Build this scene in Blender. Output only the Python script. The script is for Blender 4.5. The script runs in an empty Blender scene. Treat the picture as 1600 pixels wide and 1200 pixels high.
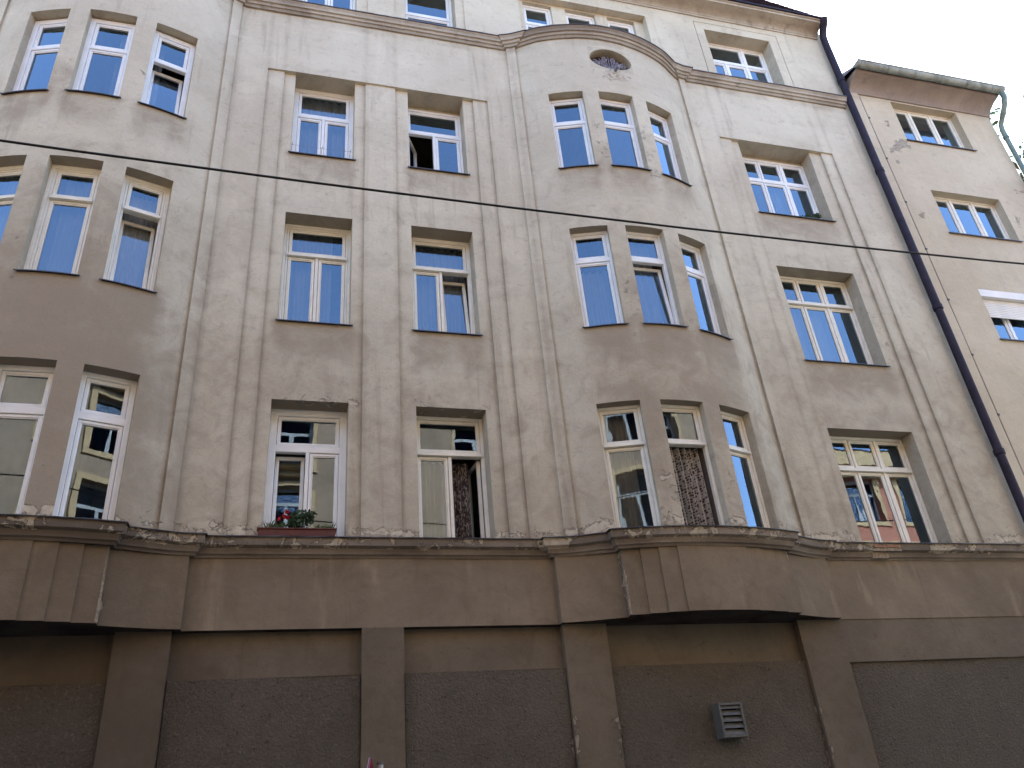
import bpy, bmesh, math, random
from mathutils import Vector, Matrix, noise
R = math.radians
random.seed(7)
sc = bpy.context.scene
col = sc.collection

# ------------------------------------------------------------------ camera
cam_d = bpy.data.cameras.new('camera'); cam = bpy.data.objects.new('camera', cam_d); col.objects.link(cam)
rx = Vector((0.9642215, -0.25182321, -0.08283705))      # camera right, up, back in world
ru = Vector((-0.05895157, -0.50833624, 0.85913851))
rb = Vector((-0.25846009, -0.82351645, -0.5049941))
M = Matrix(((rx.x, ru.x, rb.x, 0), (rx.y, ru.y, rb.y, -10), (rx.z, ru.z, rb.z, 1.6), (0, 0, 0, 1)))
cam.matrix_world = M
cam_d.sensor_width = 36; cam_d.lens = 1280.2 / 1600 * 36
cam_d.clip_start = 0.05; cam_d.clip_end = 2000
sc.camera = cam

# ------------------------------------------------------------------ sky, sun, exposure
SUN_EL, SUN_AZ = R(44), R(24)         # azimuth from +Y towards +X
w = bpy.data.worlds.new('World'); sc.world = w; w.use_nodes = True
nt = w.node_tree; nt.nodes.clear()
sky = nt.nodes.new('ShaderNodeTexSky'); sky.sky_type = 'NISHITA'; sky.sun_disc = False
sky.sun_elevation = SUN_EL; sky.sun_rotation = SUN_AZ
sky.air_density = 1.0; sky.dust_density = 1.7; sky.ozone_density = 1.5
bg = nt.nodes.new('ShaderNodeBackground'); bg.inputs[1].default_value = 0.15
wo = nt.nodes.new('ShaderNodeOutputWorld')
nt.links.new(sky.outputs[0], bg.inputs[0]); nt.links.new(bg.outputs[0], wo.inputs[0])
sd = bpy.data.lights.new('sun', 'SUN'); sun = bpy.data.objects.new('sun', sd); col.objects.link(sun)
sd.energy = 2.4; sd.angle = R(0.5); sd.color = (1, .95, .86)
sdir = Vector((math.sin(SUN_AZ) * math.cos(SUN_EL), math.cos(SUN_AZ) * math.cos(SUN_EL), math.sin(SUN_EL)))
sun.rotation_euler = sdir.to_track_quat('Z', 'Y').to_euler(); sun.location = sdir * 60
sc.view_settings.view_transform = 'Standard'; sc.view_settings.look = 'None'
sc.view_settings.exposure = 2.45; sc.view_settings.gamma = 1; sc.view_settings.use_curve_mapping = False
sc.render.engine = 'CYCLES'
sc.cycles.max_bounces = 8; sc.cycles.diffuse_bounces = 4; sc.cycles.glossy_bounces = 3
sc.cycles.transparent_max_bounces = 12; sc.cycles.use_denoising = True
sc.cycles.sample_clamp_indirect = 6; sc.cycles.caustics_reflective = False; sc.cycles.caustics_refractive = False

# ------------------------------------------------------------------ node helpers
def newmat(name):
    m = bpy.data.materials.new(name); m.use_nodes = True
    t = m.node_tree; t.nodes.clear()
    out = t.nodes.new('ShaderNodeOutputMaterial')
    return m, t, out
class NT:
    def __init__(s, t): s.t = t
    def n(s, typ, **kw):
        nd = s.t.nodes.new(typ)
        for k, v in kw.items():
            setattr(nd, k, v)
        return nd
    def l(s, a, b): s.t.links.new(a, b)
    def coord(s): return s.n('ShaderNodeTexCoord').outputs['Object']
    def mapping(s, v, scale=(1, 1, 1), loc=(0, 0, 0)):
        m = s.n('ShaderNodeMapping'); m.inputs['Scale'].default_value = scale; m.inputs['Location'].default_value = loc
        s.l(v, m.inputs[0]); return m.outputs[0]
    def noise(s, v, scale, detail=4, rough=.55, dist=0, norm=True):
        m = s.n('ShaderNodeTexNoise'); s.l(v, m.inputs['Vector'])
        m.inputs['Scale'].default_value = scale; m.inputs['Detail'].default_value = detail
        m.inputs['Roughness'].default_value = rough; m.inputs['Distortion'].default_value = dist
        return m.outputs['Fac']
    def ramp(s, f, a, b):
        m = s.n('ShaderNodeMapRange', interpolation_type='SMOOTHSTEP'); s.l(f, m.inputs[0])
        m.inputs[1].default_value = a; m.inputs[2].default_value = b
        return m.outputs[0]
    def mix(s, f, a, b):
        m = s.n('ShaderNodeMix', data_type='RGBA')
        for inp, v in ((m.inputs[0], f), (m.inputs[6], a), (m.inputs[7], b)):
            if isinstance(v, (int, float)): inp.default_value = v
            elif isinstance(v, tuple): inp.default_value = (*v, 1) if len(v) == 3 else v
            else: s.l(v, inp)
        return m.outputs[2]
    def math(s, op, a, b=0.0, c=0.0, clamp=False):
        m = s.n('ShaderNodeMath', operation=op, use_clamp=clamp)
        for inp, v in ((m.inputs[0], a), (m.inputs[1], b), (m.inputs[2], c)):
            if isinstance(v, (int, float)): inp.default_value = v
            else: s.l(v, inp)
        return m.outputs[0]
    def bump(s, h, strength, dist, nrm=None):
        m = s.n('ShaderNodeBump'); m.inputs['Strength'].default_value = strength; m.inputs['Distance'].default_value = dist
        s.l(h, m.inputs['Height'])
        if nrm is not None: s.l(nrm, m.inputs['Normal'])
        return m.outputs[0]
    def attr(s, name):
        m = s.n('ShaderNodeAttribute', attribute_name=name); return m.outputs['Fac']

def plaster(name, light, mid, grime, peelc, fine=70, finestr=.35, scale=1.0, streak=.35, coarse=0, runs=.12):
    m, t, out = newmat(name); N = NT(t); c = N.coord()
    p = N.n('ShaderNodeBsdfPrincipled'); p.inputs['Roughness'].default_value = .9
    p.inputs['Specular IOR Level'].default_value = .2
    big = N.noise(c, .45 * scale, 6, .6, .6)
    base = N.mix(N.ramp(big, .38, .62), light, mid)
    med = N.noise(N.mapping(c, (1, 1, .8), (3, 1, 7)), 1.7 * scale, 8, .68, .3)
    base = N.mix(N.math('MULTIPLY', N.ramp(med, .48, .68), .34), base, mid)
    base = N.mix(N.math('MULTIPLY', N.ramp(med, .40, .25), .3), base, tuple(min(1, v * 1.18) for v in light))
    # horizontal trowel swirls
    sw = N.noise(N.mapping(c, (1, 1, 3.2), (11, 0, 2)), 2.3 * scale, 6, .62, .7)
    base = N.mix(N.math('MULTIPLY', N.ramp(sw, .52, .70), .13), base, tuple(min(1, v * 1.25) for v in light))
    base = N.mix(N.math('MULTIPLY', N.ramp(sw, .44, .30), .14), base, grime)
    # vertical run-off streaks
    st = N.noise(N.mapping(c, (1, 1, .09)), 5.5 * scale, 5, .6, .3)
    st2 = N.noise(N.mapping(c, (1, 1, .5), (5, 5, 5)), .8, 3, .5)
    stm = N.math('MULTIPLY', N.ramp(st, .53, .68), N.ramp(st2, .42, .6))
    base = N.mix(N.math('MULTIPLY', stm, streak), base, grime)
    lt = N.noise(N.mapping(c, (1, 1, .13), (8, 2, 4)), 3.1, 6, .62, .5)
    base = N.mix(N.math('MULTIPLY', N.ramp(lt, .56, .72), runs), base, tuple(min(1, v * 1.45) for v in light))
    bl = N.noise(N.mapping(c, (1, 1, 1.3), (2, 7, 9)), 6.5, 7, .7, 1.2)
    base = N.mix(N.math('MULTIPLY', N.ramp(bl, .57, .66), .30), base, grime)
    dirt = N.attr('dirt')  # carries real dirt plus the shade painted by the wall masks
    dn = N.noise(c, 2.6, 7, .65, .7)
    dm = N.ramp(N.math('ADD', dirt, N.math('MULTIPLY', N.math('SUBTRACT', dn, .5), 2.1)), .05, 1.0)
    base = N.mix(N.math('MULTIPLY', dirt, .62, clamp=True), base, grime)
    base = N.mix(N.math('MULTIPLY', dm, .62), base, grime)
    fn = N.noise(c, fine, 4, .6)
    base = N.mix(N.math('MULTIPLY', N.ramp(fn, .35, .7), .16), base, tuple(v * .55 for v in grime))
    peel = N.attr('peel')
    pn = N.noise(c, 5.5, 8, .7, .9)
    pv = N.math('ADD', peel, N.math('MULTIPLY', N.math('SUBTRACT', pn, .5), 1.6))
    pm = N.ramp(pv, .50, .53)
    rim = N.math('MULTIPLY', N.ramp(pv, .44, .50), N.math('SUBTRACT', 1.0, pm))
    pc = N.mix(N.ramp(N.noise(c, 14, 5, .7), .35, .65), peelc, tuple(v * .72 for v in peelc))
    base = N.mix(N.math('MULTIPLY', pm, .8), base, pc)
    base = N.mix(N.math('MULTIPLY', rim, .55), base, tuple(v * .45 for v in grime))
    # scattered hairline cracks and specks
    if coarse:
        sp = N.noise(c, 30, 3, .6)
        base = N.mix(N.math('MULTIPLY', N.ramp(sp, .56, .66), .25), base, tuple(v * 1.7 for v in light))
        base = N.mix(N.math('MULTIPLY', N.ramp(N.noise(c, 17, 4, .7), .60, .68), .6), base, tuple(v * .4 for v in grime))
    pt = N.noise(c, 24, 4, .65)
    base = N.mix(N.math('MULTIPLY', N.ramp(pt, .66, .74), .4), base, tuple(v * .6 for v in grime))
    N.l(base, p.inputs['Base Color'])
    b = N.bump(N.noise(c, 2.2, 5, .55, .4), .55, .035)
    b = N.bump(N.noise(c, 11, 5, .6), .35, .012, b)
    b = N.bump(fn, finestr, .006 if not coarse else .006, b)
    if coarse:
        v = N.n('ShaderNodeTexVoronoi'); N.l(c, v.inputs['Vector']); v.inputs['Scale'].default_value = coarse
        b = N.bump(v.outputs['Distance'], .75, .012, b)
        b = N.bump(N.noise(c, coarse * .6, 6, .7), 1.0, .03, b)
    b = N.bump(N.math('SUBTRACT', 1.0, pm), 1.0, .012, b)
    N.l(b, p.inputs['Normal']); N.l(p.outputs[0], out.inputs[0])
    return m
def simple(name, colr, rough=.5, spec=.5, var=.12, nscale=8, metal=0, bump=0.0, bscale=40):
    m, t, out = newmat(name); N = NT(t); c = N.coord()
    p = N.n('ShaderNodeBsdfPrincipled'); p.inputs['Roughness'].default_value = rough
    p.inputs['Specular IOR Level'].default_value = spec; p.inputs['Metallic'].default_value = metal
    f = N.noise(c, nscale, 6, .65, .4)
    b = N.mix(N.ramp(f, .3, .75), tuple(min(1, v * (1 + var)) for v in colr), tuple(v * (1 - 2 * var) for v in colr))
    N.l(b, p.inputs['Base Color'])
    if bump: N.l(N.bump(N.noise(c, bscale, 4), bump, .004), p.inputs['Normal'])
    N.l(p.outputs[0], out.inputs[0]); return m
def glass(name, wavy=0.0, gain=3.9, tint=(.86, .9, .92)):
    m, t, out = newmat(name); N = NT(t); c = N.coord()
    tr = N.n('ShaderNodeBsdfTransparent'); tr.inputs[0].default_value = (*tint, 1)
    gl = N.n('ShaderNodeBsdfGlossy'); gl.inputs['Roughness'].default_value = 0.0; gl.inputs['Color'].default_value = (.57, .77, 1, 1)
    fr = N.n('ShaderNodeFresnel'); fr.inputs['IOR'].default_value = 1.52
    if wavy:
        b = N.bump(N.noise(N.mapping(c, (1, 1, .45)), 3.2, 2, .4), 1.0, wavy)
        N.l(b, gl.inputs['Normal'])
    f = N.math('MULTIPLY', fr.outputs[0], gain, clamp=True)
    mx = N.n('ShaderNodeMixShader'); N.l(f, mx.inputs[0]); N.l(tr.outputs[0], mx.inputs[1]); N.l(gl.outputs[0], mx.inputs[2])
    N.l(mx.outputs[0], out.inputs[0]); return m
def curtain_mat(name, colr, alpha=.35, lace=0):
    m, t, out = newmat(name); N = NT(t); c = N.coord()
    df = N.n('ShaderNodeBsdfDiffuse'); tl = N.n('ShaderNodeBsdfTranslucent'); tr = N.n('ShaderNodeBsdfTransparent')
    df.inputs[0].default_value = (*colr, 1); tl.inputs[0].default_value = (*colr, 1)
    a = N.n('ShaderNodeMixShader'); a.inputs[0].default_value = .3; N.l(df.outputs[0], a.inputs[1]); N.l(tl.outputs[0], a.inputs[2])
    b = N.n('ShaderNodeMixShader'); N.l(a.outputs[0], b.inputs[1]); N.l(tr.outputs[0], b.inputs[2])
    if lace:
        uv = N.n('ShaderNodeTexCoord').outputs['UV']
        v = N.n('ShaderNodeTexVoronoi'); N.l(N.mapping(uv, (lace, lace, 1)), v.inputs['Vector']); v.inputs['Randomness'].default_value = .45
        v.inputs['Scale'].default_value = 1
        N.l(N.ramp(v.outputs['Distance'], .40, .46), b.inputs[0]) if alpha >= 0 else None
        inv = N.math('SUBTRACT', 1.0, N.ramp(v.outputs['Distance'], .36, .42)); N.l(N.math('MULTIPLY', inv, .95), b.inputs[0])
    else: b.inputs[0].default_value = alpha
    N.l(b.outputs[0], out.inputs[0]); return m

MAT = {}
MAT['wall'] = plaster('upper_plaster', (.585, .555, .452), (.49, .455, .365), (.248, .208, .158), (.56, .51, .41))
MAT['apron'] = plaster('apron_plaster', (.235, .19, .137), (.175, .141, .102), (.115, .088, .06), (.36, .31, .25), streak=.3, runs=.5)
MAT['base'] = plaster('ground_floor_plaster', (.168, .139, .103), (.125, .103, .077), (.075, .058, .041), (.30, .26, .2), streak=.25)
MAT['rough'] = plaster('roughcast', (.122, .104, .081), (.102, .087, .068), (.07, .056, .042), (.26, .22, .18), streak=.15, coarse=38)
MAT['ledge'] = plaster('ledge_plaster', (.27, .235, .195), (.20, .17, .14), (.09, .075, .062), (.47, .42, .33), streak=.3)
MAT['cornice'] = plaster('cornice_plaster', (.47, .44, .375), (.37, .335, .28), (.185, .155, .125), (.50, .45, .37), streak=.7)
MAT['neigh'] = plaster('ochre_render', (.55, .495, .385), (.485, .43, .325), (.29, .24, .19), (.33, .30, .255), streak=.15)
MAT['reveal'] = MAT['wall']
MAT['sheet'] = simple('dark_sheet_metal', (.055, .05, .06), .45, .5, .2, 12)
MAT['pvc'] = simple('white_window_plastic', (.74, .785, .82), .35, .5, .04, 3)
MAT['cream'] = simple('cream_window_paint', (.72, .72, .66), .45, .4, .05, 5)
MAT['glass'] = glass('window_glass', .0007)
MAT['oldglass'] = glass('old_wavy_glass', .0014)
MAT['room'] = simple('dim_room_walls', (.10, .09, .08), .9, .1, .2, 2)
MAT['net'] = curtain_mat('white_net', (.62, .64, .67), .50)
MAT['drape'] = curtain_mat('heavy_pale_drape', (.55, .55, .52), .05)
MAT['lace'] = curtain_mat('black_and_white_lace', (.44, .41, .38), 0, 24)
MAT['pattern'] = simple('dark_patterned_drape', (.05, .04, .04), .8, .2)
_t = MAT['pattern'].node_tree; _N = NT(_t); _p = [n for n in _t.nodes if n.type == 'BSDF_PRINCIPLED'][0]
_f = _N.noise(_N.mapping(_N.coord(), (1, 1, .45)), 16, 3, .5, 2.5)
_N.l(_N.mix(_N.ramp(_f, .50, .56), (.045, .032, .03), (.26, .24, .23)), _p.inputs['Base Color'])
MAT['pipe'] = simple('dark_violet_pipe_paint', (.018, .013, .028), .6, .25, .25, 5)
MAT['green'] = simple('weathered_green_metal', (.25, .28, .26), .5, .4, .25, 4, bump=.2)
MAT['greenp'] = simple('green_pipe_paint', (.14, .20, .175), .4, .5, .2, 5)
MAT['eave'] = plaster('eaves_plaster', (.36, .31, .27), (.30, .255, .225), (.17, .145, .14), (.3, .26, .2))
MAT['slate'] = simple('violet_slate', (.055, .045, .075), .6, .4, .35, 6)
MAT['iron'] = simple('dull_iron', (.20, .195, .235), .6, .4, .2, 20)
MAT['grille'] = simple('grey_vent_paint', (.095, .095, .09), .55, .3, .15, 20)
MAT['black'] = simple('dark_void', (.012, .012, .012), .9, .1)
MAT['cable'] = simple('black_cable', (.008, .008, .008), .6, .3)
MAT['oppframe'] = simple('dull_white_frame', (.45, .45, .44), .6, .3, .1)
MAT['shade_dark'] = simple('shade_dark_render', (.055, .045, .036), .95, .1, .3, 2)  # near-black tone with the soffits' shade painted in; also backs the niche
MAT['brick'] = simple('exposed_brick', (.30, .17, .11), .9, .2, .25, 30, bump=.5)
MAT['mortar'] = simple('old_mortar', (.27, .225, .17), .95, .1, .25, 30, bump=.6)
MAT['shutter'] = simple('white_shutter', (.74, .74, .72), .45, .4, .05, 3)
MAT['asphalt'] = simple('asphalt', (.05, .05, .052), .85, .3, .2, 60, bump=.6, bscale=300)
MAT['paving'] = simple('paving', (.22, .21, .20), .85, .3, .2, 3, bump=.4, bscale=80)
MAT['kerb'] = simple('granite_kerb', (.30, .29, .28), .8, .3, .25, 30)
MAT['opp'] = simple('cream_facade', (.38, .27, .18), .85, .2, .10, 1.3, bump=.3)
MAT['opptrim'] = simple('yellow_trim', (.62, .43, .23), .8, .2, .08, 3)
MAT['opp2'] = simple('salmon_facade', (.50, .20, .13), .85, .2, .10, 1.3)
MAT['opp2low'] = simple('pale_green_render', (.36, .46, .42), .85, .2, .10, 1.3)
MAT['redroof'] = simple('red_roof_tile', (.28, .09, .055), .8, .2, .3, 9)
MAT['darkglass'] = glass('dark_window_glass', 0.002, 2.6)
MAT['terracotta'] = simple('red_brown_trough', (.085, .02, .016), .55, .4, .15, 9)
MAT['leaf'] = simple('geranium_leaf', (.035, .07, .03), .55, .4, .35, 20)
MAT['leaf2'] = simple('light_leaf', (.07, .12, .05), .55, .4, .35, 20)
MAT['treeleaf'] = simple('tree_leaf', (.075, .13, .035), .55, .4, .4, 1.2)
MAT['bark'] = simple('bark', (.10, .08, .06), .9, .2, .3, 12, bump=.6)
MAT['petal'] = simple('red_petal', (.45, .012, .025), .5, .4, .2, 40)
MAT['soil'] = simple('soil', (.04, .03, .02), .95, .1)
MAT['signred'] = simple('sign_red', (.17, .012, .018), .4, .5, .1)
MAT['signwhite'] = simple('sign_white', (.7, .7, .7), .4, .5, .05)
MAT['galv'] = simple('galvanised_steel', (.35, .36, .37), .45, .5, .15, 20, metal=.6)
MAT['whitewire'] = simple('white_wire', (.7, .7, .7), .5, .4)

# ------------------------------------------------------------------ object helpers
def empty(name, loc, label, cat, group=None):
    o = bpy.data.objects.new(name, None); col.objects.link(o); o.location = loc
    o.empty_display_size = .2; o['label'] = label; o['category'] = cat
    if group: o['group'] = group
    return o
def wloc(o):
    v = Vector((0, 0, 0))
    while o is not None:
        v = v + Vector(o.location); o = o.parent
    return v
def obj(name, me, mat, parent=None, loc=(0, 0, 0), rot=(0, 0, 0), world=False):
    """world=True: mesh is authored in world coordinates (only below unrotated parents)"""
    o = bpy.data.objects.new(name, me); col.objects.link(o)
    if mat is not None and len(me.materials) == 0:
        for mm in (mat if isinstance(mat, (list, tuple)) else [mat]): me.materials.append(MAT[mm] if isinstance(mm, str) else mm)
    if parent is not None: o.parent = parent
    o.location = (-wloc(parent)) if (world and parent is not None) else loc
    if not world: o.rotation_euler = rot
    return o
class MB:
    def __init__(s): s.v = []; s.f = []; s.mi = []
    def add(s, vs, fs, mi=0):
        b = len(s.v); s.v += [tuple(v) for v in vs]; s.f += [tuple(i + b for i in f) for f in fs]; s.mi += [mi] * len(fs); return s
    def box(s, x0, x1, y0, y1, z0, z1, mi=0, ch=0.0):
        if ch:
            c = ch                                # chamfer the long front edges
            return s.prism([(x0, y1), (x0, y0 + c), (x0 + c, y0), (x1 - c, y0), (x1, y0 + c), (x1, y1)], z0, z1, mi)
        return s.add([(x0, y0, z0), (x1, y0, z0), (x1, y1, z0), (x0, y1, z0), (x0, y0, z1), (x1, y0, z1), (x1, y1, z1), (x0, y1, z1)],
                     [(0, 3, 2, 1), (4, 5, 6, 7), (0, 1, 5, 4), (1, 2, 6, 5), (2, 3, 7, 6), (3, 0, 4, 7)], mi)
    def prism(s, pts, z0, z1, mi=0):
        n = len(pts)
        return s.add([(x, y, z0) for x, y in pts] + [(x, y, z1) for x, y in pts],
                     [tuple(range(n - 1, -1, -1)), tuple(range(n, 2 * n))] + [(i, (i + 1) % n, n + (i + 1) % n, n + i) for i in range(n)], mi)
    def hbar(s, x0, x1, y0, y1, z0, z1, c=.006, mi=0):    # horizontal bar chamfered at the front
        pr = [(y1, z0), (y0 + c, z0), (y0, z0 + c), (y0, z1 - c), (y0 + c, z1), (y1, z1)]
        n = 6
        return s.add([(x0, y, z) for y, z in pr] + [(x1, y, z) for y, z in pr],
                     [tuple(range(n)), tuple(range(2 * n - 1, n - 1, -1))] + [(i, n + i, n + (i + 1) % n, (i + 1) % n) for i in range(n)], mi)
    def ring(s, x0, x1, z0, z1, prof, mi=0):
        """mitred ring; prof = closed list of (inset, y)"""
        vs = []
        for cx, cz, sx, sz in ((x0, z0, 1, 1), (x1, z0, -1, 1), (x1, z1, -1, -1), (x0, z1, 1, -1)):
            vs += [(cx + sx * a, y, cz + sz * a) for a, y in prof]
        n = len(prof); fs = []
        for k in range(4):
            a, b = k * n, ((k + 1) % 4) * n
            for i in range(n): fs.append((a + i, b + i, b + (i + 1) % n, a + (i + 1) % n))
        return s.add(vs, fs, mi)
    def tube(s, pts, r, n=8, mi=0, cap=True):
        pts = [Vector(p) for p in pts]; vs = []; fs = []
        rs = r if isinstance(r, (list, tuple)) else [r] * len(pts)
        up = Vector((.013, .021, 1)).normalized(); prev = None
        for i, p in enumerate(pts):
            d = (pts[min(i + 1, len(pts) - 1)] - pts[max(i - 1, 0)]).normalized()
            a = d.cross(up if abs(d.dot(up)) < .95 else Vector((1, .02, 0)))
            if prev is not None and abs(d.dot(prev)) < .9: a = prev - d * d.dot(prev)
            a.normalize(); prev = a; b = d.cross(a)
            for k in range(n):
                t = 2 * math.pi * k / n; vs.append(p + a * (math.cos(t) * rs[i]) + b * (math.sin(t) * rs[i]))
        for i in range(len(pts) - 1):
            for k in range(n): fs.append((i * n + k, i * n + (k + 1) % n, (i + 1) * n + (k + 1) % n, (i + 1) * n + k))
        if cap: fs.append(tuple(range(n - 1, -1, -1))); fs.append(tuple(range((len(pts) - 1) * n, len(pts) * n)))
        return s.add(vs, fs, mi)
    def mesh(s, name='m', smooth=None, fix=True):
        me = bpy.data.meshes.new(name); me.from_pydata(s.v, [], s.f); me.polygons.foreach_set('material_index', s.mi)
        if fix:
            bm = bmesh.new(); bm.from_mesh(me); bmesh.ops.recalc_face_normals(bm, faces=bm.faces); bm.to_mesh(me); bm.free()
        if smooth is not None:
            me.polygons.foreach_set('use_smooth', [True] * len(me.polygons)); me.set_sharp_from_angle(angle=R(smooth))
        me.update(); return me
def n3(x, y, z): return noise.noise(Vector((x, y, z)))

# ------------------------------------------------------------------ plan of the facade
BL, BR = -3.11, 5.53
XL, XR = -9.2, 11.62
def herm(t, p0, m0, p1, m1): return (2*t**3-3*t**2+1)*p0+(t**3-2*t**2+t)*m0+(-2*t**3+3*t**2)*p1+(t**3-t**2)*m1
def bay(u):
    u = abs(u)
    if u < 1.28: return -.60 + .27 * (u / 1.28) ** 2
    if u < 1.95: return herm((u - 1.28) / .67, -.33, .42 * .67, 0, .02)
    return 0.0
def base(x): return bay(x - BL) if abs(x - BL) < 2 else bay(x - BR)
def wob(x, z): return .006 * n3(x * .9, 3.1, z * .9) + .0035 * n3(x * 3.3, 7.7, z * 3.3)
def sstep(a, b, v):
    t = max(0, min(1, (v - a) / (b - a))); return t * t * (3 - 2 * t)
def bump1(v, a, b, s): return sstep(a - s, a, v) * (1 - sstep(b, b + s, v))

SILL = {1: 5.24, 2: 8.60, 3: 11.96, 4: 15.60}
HEAD = {1: 7.27, 2: 10.61, 3: 13.84, 4: 17.36}
HEADF = {1: 7.31, 2: 10.68, 3: 13.87}
openings = []       # (col, row, x0, x1, z0, z1)
for r in (1, 2, 3):
    for c, a, b in (('A', -.26, .77), ('B', 1.71, 2.73), ('F', 8.45, 10.10), ('G', -7.68, -6.03)):
        openings.append((c, r, a, b, SILL[r], HEADF[r]))
    for cc, nm in ((BL, 'L'), (BR, 'R')):
        hd = HEAD[r] + (.06 if r == 3 else 0) + (.05 if (nm == 'L' and r < 3) else 0)
        for k, (a, b) in enumerate(((-1.25, -.64), (-.345, .345), (.64, 1.25))):
            openings.append((nm + str(k), r, cc + a, cc + b, SILL[r], hd))
for c, a, b in (('A', -.26, .76), ('B', 1.70, 2.71), ('F', 8.42, 10.08), ('G', -7.66, -6.0)):
    openings.append((c, 4, a, b, SILL[4], HEAD[4]))
for cc, nm in ((BL, 'L'), (BR, 'R')):
    for k, (a, b) in enumerate(((-1.30, -.66), (-.345, .345), (.62, 1.26))):
        openings.append((nm + str(k), 4, cc + a, cc + b, SILL[4], 17.38))

def dirt_shade_of(x, z):
    d = .36 * (1 - sstep(5.5, 13.0, z)) + .03  # street grime fading upward, with street-canyon shade painted into it
    for c, r, a, b, z0, z1 in openings:
        if r in (2, 3):
            d += .42 * bump1(x, a + .08, b - .08, .26) * bump1(z, z0 - .25, z0, .65 if z < z0 - .24 else .02)
        if r == 1 or r == 2:
            d += .12 * bump1(x, a - .1, b + .1, .2) * bump1(z, z1, z1 + .25, .25)
    d += .34 * (1 - sstep(-2.8, -.2, x)) * (1 - sstep(7.5, 10.8, z))  # darker towards the left on the lower storeys
    for cc in (BL, BR):
        u = x - cc
        d += .24 * bump1(u, -.75, 1.0, .5) * bump1(z, 7.1, 8.2, .7)
        d += .20 * bump1(u, -1.0, 1.2, .4) * bump1(z, 5.3, 6.9, .6)
        d += .22 * bump1(u, -.75, 1.0, .4) * bump1(z, 8.8, 10.2, .5)
        d += .3 * bump1(u, -.66, -.34, .05) * bump1(z, 11.9, 12.4, .4)
    d += .55 * (1 - sstep(5.22, 5.42, z))
    d += .35 * bump1(z, 15.28, 15.45, .12) * (.5 + n3(x * 1.7, 0, 4))
    for s in (-.45, .95, 1.48, 2.91, 3.18, 8.28, 10.37, -1.3, 3.75, -.73, 8.0, 10.62):  # grime lines that also paint the soft crease shade at panel steps
        d += .22 * bump1(x, s - .015, s + .03, .04)
    return max(0, min(1, d))
def peel_of(x, z):
    p = .68 * (1 - sstep(5.40, 5.66 + .16 * n3(x * 1.5, 1, 1), z)) * sstep(5.2, 5.33, z) * (.8 + .5 * n3(x * 1.1, 5, 2))
    for cc in (BL, BR):
        for c in (-.49, .49):
            for r, h in ((1, .9), (2, .8), (3, 1.1)):
                p = max(p, (.34 if cc == BR else .25) * bump1(x, cc + c - .14, cc + c + .14, .05) * bump1(z, SILL[r] - .1, SILL[r] + h, .4))
    dx, dz = (x - 5.62) / .62, (z - 14.42) / .28
    p = max(p, .55 * max(0, 1 - (dx * dx + dz * dz) ** 1.2))
    p = max(p, .42 * bump1(x, -.27, .95, .05) * bump1(z, 7.3, 7.45, .08), .42 * bump1(x, 1.7, 2.8, .05) * bump1(z, 7.3, 7.45, .08))
    p = max(p, .33 * bump1(x, 10.06, 10.3, .04) * bump1(z, 8.6, 9.8, .3), .35 * bump1(x, .78, .93, .03) * bump1(z, 11.8, 12.3, .3))
    return p
def zero(x, z): return 0.0

def relief(name, xs, zs, basef, offf, holef, darkf, peelf, mat, parent, maxx=.09, maxz=.16, wobf=wob):
    """wall skin with stepped depths; xs, zs = break lines"""
    def refine(br, mx):
        out = []
        for a, b in zip(br[:-1], br[1:]):
            n = max(1, math.ceil((b - a) / mx)); out += [a + (b - a) * k / n for k in range(n)]
        return out + [br[-1]]
    br_x = sorted(set(round(v, 4) for v in xs)); br_z = sorted(set(round(v, 4) for v in zs))
    X = refine(br_x, maxx); Z = refine(br_z, maxz)
    cell = {}
    for i in range(len(X) - 1):
        xm = (X[i] + X[i+1]) / 2
        for j in range(len(Z) - 1):
            zm = (Z[j] + Z[j+1]) / 2
            cell[i, j] = None if holef(xm, zm) else round(offf(xm, zm), 4)
    V = []; key = {}; F = []; D = []; P = []
    def vid(i, j, o):
        k = (i, j, o)
        if k not in key:
            x, z = X[i], Z[j]; key[k] = len(V); V.append((x, basef(x) + o + wobf(x, z), z)); D.append(darkf(x, z)); P.append(peelf(x, z))
        return key[k]
    for (i, j), o in cell.items():
        if o is None: continue
        F.append((vid(i, j, o), vid(i+1, j, o), vid(i+1, j+1, o), vid(i, j+1, o)))
        n = cell.get((i+1, j))
        if n is not None and n != o: F.append((vid(i+1, j, o), vid(i+1, j, n), vid(i+1, j+1, n), vid(i+1, j+1, o)))
        n = cell.get((i, j+1))
        if n is not None and n != o: F.append((vid(i, j+1, o), vid(i+1, j+1, o), vid(i+1, j+1, n), vid(i, j+1, n)))
    me = bpy.data.meshes.new(name); me.from_pydata(V, [], F)
    me.attributes.new('dirt', 'FLOAT', 'POINT').data.foreach_set('value', D)
    me.attributes.new('peel', 'FLOAT', 'POINT').data.foreach_set('value', P)
    me.polygons.foreach_set('use_smooth', [True] * len(F)); me.set_sharp_from_angle(angle=R(28)); me.update()
    return obj(name, me, mat, parent, world=True), X, Z

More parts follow.
